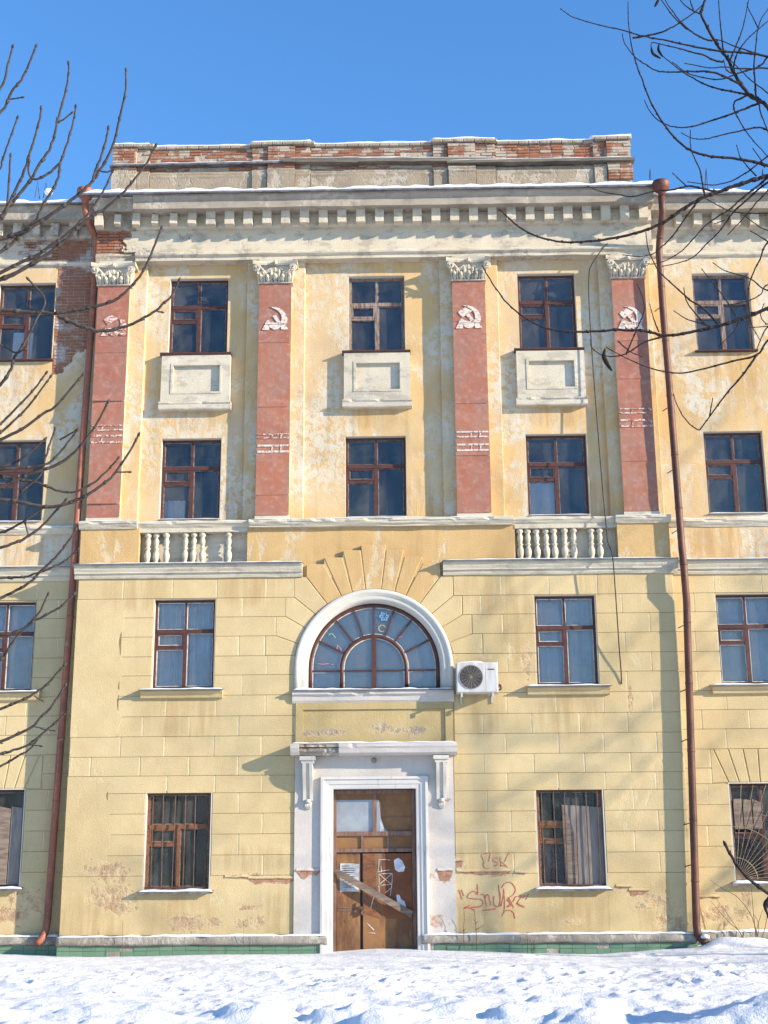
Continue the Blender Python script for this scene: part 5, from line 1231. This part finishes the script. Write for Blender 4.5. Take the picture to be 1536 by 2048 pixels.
# ---- left tree: stout opposite-budded shoots sweeping up from the left
LB = [[(24.6, 96), (14, 137), (0, 177)], [(71, 95), (57, 131), (42, 160), (23, 184), (14, 205), (0, 226)], [(43, 195), (30, 197), (17.6, 198)],
 [(137, 129), (137, 147), (130, 189), (117, 233), (110, 266), (101, 294), (77, 332), (61, 360), (35, 393), (14, 416), (-6, 440)], [(142, 227), (128, 238), (115, 246)],
 [(151, 216), (148, 238), (137, 278), (127, 308), (121, 325), (115, 360), (103, 383), (87, 409), (75, 435), (47, 465), (0, 505)], [(58, 325), (57, 342), (63, 356), (75, 358), (90, 351), (107, 339), (121, 325)],
 [(82, 219), (80, 236), (68, 280), (59, 308), (49, 341), (33, 376), (16, 412), (0, 440)], [(34, 238), (23, 269), (14, 294), (5, 320), (-6, 345)], [(21, 314), (18, 360), (15, 400), (8, 425)],
 [(252, 143), (251, 182), (244, 215), (237, 247), (230, 278), (216, 313), (199, 341), (183, 365), (164, 383), (131, 409), (94, 435), (47, 463), (0, 478)], [(216, 259), (213, 276), (204, 308), (192, 339), (185, 362)], [(225, 340), (212, 344), (199, 341)],
 [(310, 294), (291, 330), (260, 369), (244, 388), (211, 416), (183, 433), (152, 458), (131, 480), (70, 525), (0, 560)], [(224, 345), (211, 374), (199, 395), (180, 423), (150, 454), (90, 500), (0, 545)],
 [(322, 458), (303, 507), (280, 552), (251, 584), (230, 600), (190, 613), (148, 621), (113, 626), (53, 624), (0, 620)], [(357, 563), (343, 591), (311, 621), (277, 642), (243, 655), (211, 662), (179, 658), (148, 647), (116, 631)], [(322, 624), (312, 622)],
 [(164, 752), (142, 777), (113, 811), (84, 829), (47, 856), (0, 880)], [(100, 755), (58, 811), (26, 843), (0, 866)], [(91, 748), (66, 781), (29, 820), (0, 848)], [(58, 560), (90, 600), (72, 640), (40, 700), (29, 713), (21, 740), (0, 769)],
 [(109, 861), (100, 887), (90, 919), (80, 950), (40, 985)], [(153, 862), (140, 880), (116, 909), (100, 924), (87, 930), (53, 935), (0, 938)], [(215, 806), (198, 840), (179, 869), (158, 895), (127, 922), (92, 938), (55, 950), (0, 975)],
 [(276, 872), (260, 902), (232, 943), (217, 960), (176, 989), (135, 1007), (97, 1014), (59, 1008), (0, 998)], [(257, 944), (243, 944), (231, 944)], [(235, 918), (216, 940), (185, 967), (148, 984), (113, 980), (79, 967), (40, 959), (0, 953)],
 [(130, 1002), (108, 1026), (85, 1051), (59, 1071), (29, 1086), (0, 1095)], [(51, 1049), (54, 1060), (57, 1071)], [(154, 1101), (130, 1122), (108, 1133), (73, 1147), (38, 1155), (0, 1155)], [(150, 1062), (141, 1077), (108, 1118), (88, 1136), (59, 1165), (29, 1183), (0, 1196)],
 [(146, 1190), (123, 1212), (100, 1226), (70, 1241), (44, 1259), (23, 1266), (0, 1270)], [(95, 1191), (79, 1224), (59, 1247), (29, 1279), (12, 1306), (0, 1320)], [(127, 1332), (97, 1366), (76, 1382), (53, 1396), (18, 1411), (0, 1418)],
 [(84, 1401), (68, 1392)], [(129, 1373), (100, 1417), (82, 1434), (67, 1452), (38, 1467), (0, 1484)], [(107, 1461), (91, 1459), (67, 1452)], [(132, 1426), (103, 1452), (76, 1475), (56, 1490), (23, 1502), (0, 1508)], [(78, 1475), (60, 1498), (38, 1511), (0, 1533)], [(80, 1492), (68, 1490), (57, 1490)],
 [(88, 880), (60, 905), (30, 925), (0, 935)], [(88, 1015), (52, 1040), (20, 1058), (0, 1066)], [(150, 862), (120, 880)], [(47, 700), (30, 705), (0, 690)]]
rnd = random.Random(5)
def lt(px, py, d=0): return atd(px, py, 4.9+d)
brs = []
for i, P in enumerate(LB):
    d = rnd.uniform(-.25, .25); inner = P[-1][0] > 8
    pts = [lt(a, b_, d+(.0015*(200-a) if False else 0)) for a, b_ in P]
    ln = sum(math.dist(P[k], P[k+1]) for k in range(len(P)-1)); r1 = .0036 if ln > 60 else .0029; r0 = r1+.0000135*ln
    if not inner:
        x, y = P[-1]; k = 1.0; sl = (P[-2][1]-P[-1][1])/(P[-2][0]-P[-1][0]+1e-6); sl = max(-1.2, min(.3, sl))
        pts += [lt(x-70, y-70*sl*.8, d*.7), lt(-175+(y*.02), y+150+20*math.sin(i), 0.0)]; r0 += .003
    brs.append((pts[::-1], r0, r1))
ltrunk = [lt(-520, 2500), lt(-500, 2000), lt(-470, 1600), lt(-440, 1150), lt(-400, 800)]
ltrunk[0].z = -.1
llimbs = [([lt(-485, 1900), lt(-330, 1700), lt(-190, 1500), lt(-160, 1250), lt(-150, 1000)], .07, .02), ([lt(-455, 1500), lt(-300, 1200), lt(-170, 950), lt(-160, 700), lt(-150, 480)], .07, .018), ([lt(-420, 1000), lt(-280, 800), lt(-160, 520), lt(-130, 300), lt(-110, 120)], .06, .014)]
make_tree('ash_tree', 'bare tree with stout knobbly budded twigs reaching in from the left edge', ltrunk, llimbs, brs, 4.9, M_BARK, .085, 1.5, 0)
# ---- right tree: thin wiry twigs
RBm = [([(1720, 560), (1640, 380), (1590, 290), (1536, 215), (1520, 203), (1497, 188), (1478, 163), (1465, 140), (1457, 120), (1447, 107), (1427, 78), (1413, 52), (1402, 28), (1407, 10), (1415, -15)], .017, .005),
 ([(1800, 420), (1680, 360), (1600, 345), (1536, 352), (1513, 358), (1480, 368), (1447, 380), (1413, 392), (1393, 402), (1363, 420), (1330, 443), (1297, 458), (1249, 472), (1185, 482), (1129, 484), (1084, 476), (1046, 459), (1016, 435), (1003, 422)], .013, .0032),
 ([(1810, 540), (1660, 575), (1536, 617), (1485, 637), (1429, 654), (1372, 666), (1327, 671), (1290, 662), (1230, 660), (1155, 664), (1091, 656), (1042, 630), (1009, 600), (982, 562), (967, 536)], .012, .0026)]
RB = [[(1123, 19), (1148, 35), (1199, 50), (1248, 61), (1280, 71), (1305, 76), (1338, 82), (1373, 90), (1413, 98), (1450, 103), (1480, 105), (1510, 108), (1536, 113), (1620, 130), (1700, 250)], [(1420, -20), (1407, 7), (1388, 25), (1360, 45), (1338, 58), (1318, 66), (1290, 72), (1265, 76)],
 [(1328, -10), (1333, 5), (1347, 25), (1360, 42), (1373, 55), (1390, 68), (1407, 77), (1425, 82)], [(1318, -12), (1323, 0), (1332, 13), (1347, 33), (1362, 48), (1382, 63)], [(1355, -10), (1367, 8), (1387, 22), (1402, 28)], [(1378, -12), (1380, 0), (1387, 20)],
 [(1437, -8), (1437, 0), (1440, 37), (1444, 80), (1448, 107)], [(1498, -10), (1497, 0), (1490, 37), (1482, 67), (1470, 97), (1460, 120)], [(1550, 30), (1536, 42), (1515, 60), (1498, 75), (1483, 93), (1472, 113), (1467, 135)],
 [(1540, 10), (1535, 20), (1523, 37), (1515, 63), (1511, 100), (1508, 133), (1510, 163), (1512, 193)], [(1495, 8), (1497, 18), (1505, 33), (1517, 58)], [(1427, 77), (1447, 83), (1468, 92), (1497, 102), (1513, 107)],
 [(1307, 107), (1302, 93), (1305, 85), (1320, 88), (1350, 95), (1387, 105), (1407, 110), (1422, 118), (1438, 123), (1448, 123)], [(1318, 98), (1321, 108), (1330, 116), (1350, 132), (1367, 145), (1393, 160), (1418, 172), (1447, 180), (1470, 184), (1497, 190)],
 [(1245, 70), (1250, 88), (1267, 111), (1280, 122), (1293, 130), (1312, 141), (1333, 144), (1383, 143), (1423, 144), (1453, 155), (1478, 167)], [(1347, 126), (1373, 145), (1397, 153), (1433, 159), (1455, 155), (1480, 145), (1508, 137), (1525, 128), (1545, 112), (1620, 130)],
 [(1372, 127), (1393, 131), (1422, 136), (1447, 134), (1497, 138), (1540, 138), (1640, 170)], [(1448, 123), (1452, 138), (1463, 147)], [(1457, 117), (1478, 137), (1498, 157), (1517, 172), (1536, 187), (1600, 250)],
 [(1290, 203), (1297, 218), (1312, 237), (1335, 250), (1360, 255), (1388, 252), (1427, 240), (1463, 228), (1488, 218), (1517, 207)], [(1256, 7), (1257, 45), (1262, 85), (1270, 119), (1285, 162), (1303, 207), (1327, 247), (1355, 281), (1384, 302), (1418, 312), (1469, 317), (1509, 324), (1540, 332), (1620, 345)],
 [(1365, 267), (1378, 274), (1393, 278), (1417, 277), (1443, 270), (1480, 262), (1513, 255), (1538, 262), (1610, 300)], [(1381, 263), (1381, 292), (1387, 312), (1400, 340), (1404, 362), (1407, 378), (1410, 392)],
 [(1535, 313), (1522, 298), (1505, 280), (1487, 255), (1472, 228), (1468, 217), (1470, 203), (1495, 191)], [(1540, 275), (1530, 248), (1522, 228), (1518, 208)], [(1474, 293), (1480, 313), (1487, 323), (1498, 337), (1513, 352)], [(1507, 299), (1522, 320), (1530, 335)],
 [(1378, 364), (1422, 370), (1440, 368), (1463, 362), (1480, 353), (1500, 340), (1535, 313), (1560, 296), (1640, 380)], [(1347, 348), (1363, 363), (1373, 372)], [(1177, 373), (1202, 383), (1236, 389), (1267, 393), (1305, 383), (1340, 380), (1357, 377), (1380, 372), (1407, 378), (1440, 384)],
 [(1249, 510), (1275, 513), (1293, 511), (1308, 507), (1322, 495), (1338, 480), (1352, 463), (1373, 433), (1397, 400)], [(1298, 528), (1313, 527), (1338, 518), (1363, 502), (1380, 485), (1405, 457), (1430, 437), (1460, 418), (1480, 400), (1518, 370), (1545, 350), (1600, 345)],
 [(1327, 532), (1352, 527), (1380, 518), (1397, 505), (1413, 488), (1430, 472), (1450, 448), (1468, 423), (1497, 397), (1536, 365), (1600, 345)], [(1457, 468), (1490, 433), (1513, 405), (1530, 388), (1548, 365)], [(1431, 447), (1450, 440)],
 [(1407, 395), (1422, 403), (1440, 413), (1460, 422), (1488, 426), (1540, 426), (1640, 420)], [(1490, 432), (1510, 447), (1540, 462), (1640, 480)], [(1503, 463), (1520, 473), (1540, 486)],
 [(1281, 712), (1260, 703), (1240, 686), (1236, 682)], [(1181, 682), (1185, 697), (1207, 711), (1237, 712), (1260, 703), (1290, 684), (1327, 673)], [(1275, 570), (1284, 592), (1288, 622), (1271, 664), (1252, 709)], [(1300, 610), (1308, 640), (1318, 664)],
 [(1215, 696), (1252, 716), (1297, 735), (1335, 744), (1365, 746), (1410, 737), (1466, 722), (1515, 709), (1540, 676), (1640, 580)], [(1348, 791), (1354, 810), (1372, 840), (1395, 859), (1406, 851), (1447, 795), (1485, 750), (1515, 709)], [(1425, 799), (1419, 832)],
 [(1292, 467), (1297, 500), (1313, 535), (1327, 552), (1350, 573), (1380, 600), (1407, 617), (1435, 647)], [(1405, 540), (1422, 562), (1447, 593), (1472, 632)], [(1428, 527), (1447, 540), (1472, 548), (1502, 558), (1540, 582), (1640, 590)],
 [(1520, 680), (1503, 648), (1497, 607), (1497, 582), (1502, 557), (1520, 518), (1540, 480), (1620, 430)], [(1350, 623), (1373, 638), (1397, 645), (1420, 652)], [(1368, 578), (1373, 602), (1393, 630), (1410, 647)], [(1460, 610), (1500, 600), (1522, 588), (1540, 568), (1640, 560)],
 [(1527, 610), (1521, 630), (1530, 645), (1545, 646), (1640, 620)], [(1500, 655), (1540, 652), (1640, 640)], [(1513, 700), (1530, 660), (1545, 650)], [(1440, 690), (1470, 660), (1478, 640)],
 [(1452, 1692), (1470, 1725), (1497, 1757), (1540, 1790), (1640, 1860), (1800, 1960)], [(1536, 1830), (1530, 1812), (1540, 1795)]]
def rt_(px, py, d=0): return atd(px, py, 5.8+d)
rnd = random.Random(8); brs = []
for i, P in enumerate(RB):
    d = rnd.uniform(-.06, .06); pts = [rt_(a, b_, d) for a, b_ in P]; ln = sum(math.dist(P[k], P[k+1]) for k in range(len(P)-1)); r1 = .0019; r0 = .0031+.000008*ln
    if P[0][0] > 1450 and P[0][1] > 1600: r1, r0 = .006, .012
    brs.append((pts[::-1], r0, r1))
for P, r0, r1 in RBm: brs.append(([rt_(a, b_) for a, b_ in P], r0, r1))
rtrunk = [rt_(1900, 2500), rt_(1890, 2000), rt_(1870, 1500), rt_(1860, 1000), rt_(1840, 500), rt_(1800, 200)]; rtrunk[0].z = -.1
rl = [([rt_(1862, 900), rt_(1800, 700), rt_(1720, 560), rt_(1640, 380)], .045, .018), ([rt_(1850, 640), rt_(1810, 470), rt_(1700, 372)], .04, .018), ([rt_(1862, 760), rt_(1810, 540)], .035, .02), ([rt_(1640, 380), rt_(1600, 250), rt_(1590, 100), rt_(1600, -40)], .016, .006), ([rt_(1885, 2080), rt_(1800, 1960)], .03, .014)]
RT_ = make_tree('bare_tree', 'bare tree with thin wiry twigs and a few withered leaves at the right edge', rtrunk, rl, brs, 5.8, M_BARK2, .06, 1.3, 0)
M_LEAF = simple('withered dark leaf', (.040, .026, .018), (.025, .018, .014), 30, .8, .1, 0)
def leaf(pts, w_):
    P = smooth([rt_(a, b_) for a, b_ in pts], 4); b = MB(); n = len(P); V = []; F = []
    for i, p in enumerate(P):
        t = i/(n-1); q = w_*math.sin(math.pi*(t*.9+.05))**.8; d = (P[min(i+1, n-1)]-P[max(i-1, 0)]).normalized(); s_ = d.cross(FW).normalized()
        V += [p-s_*q*.6+FW*q*.8, p+FW*(-.004), p+s_*q+FW*q*.3]
    for i in range(n-1): F += [(i*3, i*3+1, i*3+4, i*3+3), (i*3+1, i*3+2, i*3+5, i*3+4)]
    k = len(V); V += [Vector(v)+FW*.0015 for v in V]; F += [tuple(k+j for j in reversed(f)) for f in F]
    b.add([Vector(v)-Vector(RT_.location) for v in V], F).build('leaf', M_LEAF, RT_, True, fix=False)
leaf([(1210, 697), (1207, 712), (1214, 728), (1224, 742)], .012); leaf([(1302, 92), (1306, 107), (1322, 117)], .007); leaf([(1318, 87), (1317, 100), (1326, 114)], .007); leaf([(1318, -4), (1314, 4), (1309, 14)], .008)

# ---- a tall bare tree beyond the right edge: its twig shadows fall softly on the facade
def far_tree(loc, H, seed):
    rnd = random.Random(seed); T = empty('street_tree', loc); tag(T, 'tall bare tree standing beyond the right end of the facade', 'tree')
    tr = MB(); cr = MB(); tr.tube([(0, 0, -.2), (.05, 0, .6), (.1, .05, H*.25), (.0, .1, H*.45), (.1, 0, H*.7)], [.22, .13, .085, .05, .025], 10)
    def grow(p, d, L, r, lv):
        P = [p]; q = p; dd = d.copy(); n = 4
        for i in range(n):
            dd = (dd+Vector((rnd.uniform(-.22, .22), rnd.uniform(-.22, .22), rnd.uniform(-.08, .22)))).normalized(); q = q+dd*(L/n); P.append(q)
        cr.tube(P, [r*(1-.55*i/n) for i in range(n+1)], 6 if lv < 2 else 4)
        if lv < 4:
            for k in range(4 if lv < 3 else 5):
                i = rnd.randint(1, n); ax = Vector((rnd.uniform(-1, 1), rnd.uniform(-1, 1), rnd.uniform(-.2, .8))).normalized()
                grow(P[i], (dd*.7+ax*.8).normalized(), L*rnd.uniform(.5, .72), max(.006, r*.5), lv+1)
    for k in range(9):
        z = H*(.2+.5*k/10); a = k*2.4; grow(Vector((.05, .05, z)), Vector((math.cos(a), math.sin(a), .55)).normalized(), H*.30*(1-.04*k), .032*(1-.05*k), 1)
    grow(Vector((.1, 0, H*.68)), Vector((0, 0, 1)), H*.32, .035, 1)
    tr.build('trunk', M_BARK, T, True); cr.build('crown', M_BARK, T, True)
far_tree((21.5, -7.8, 0), 16.5, 4)
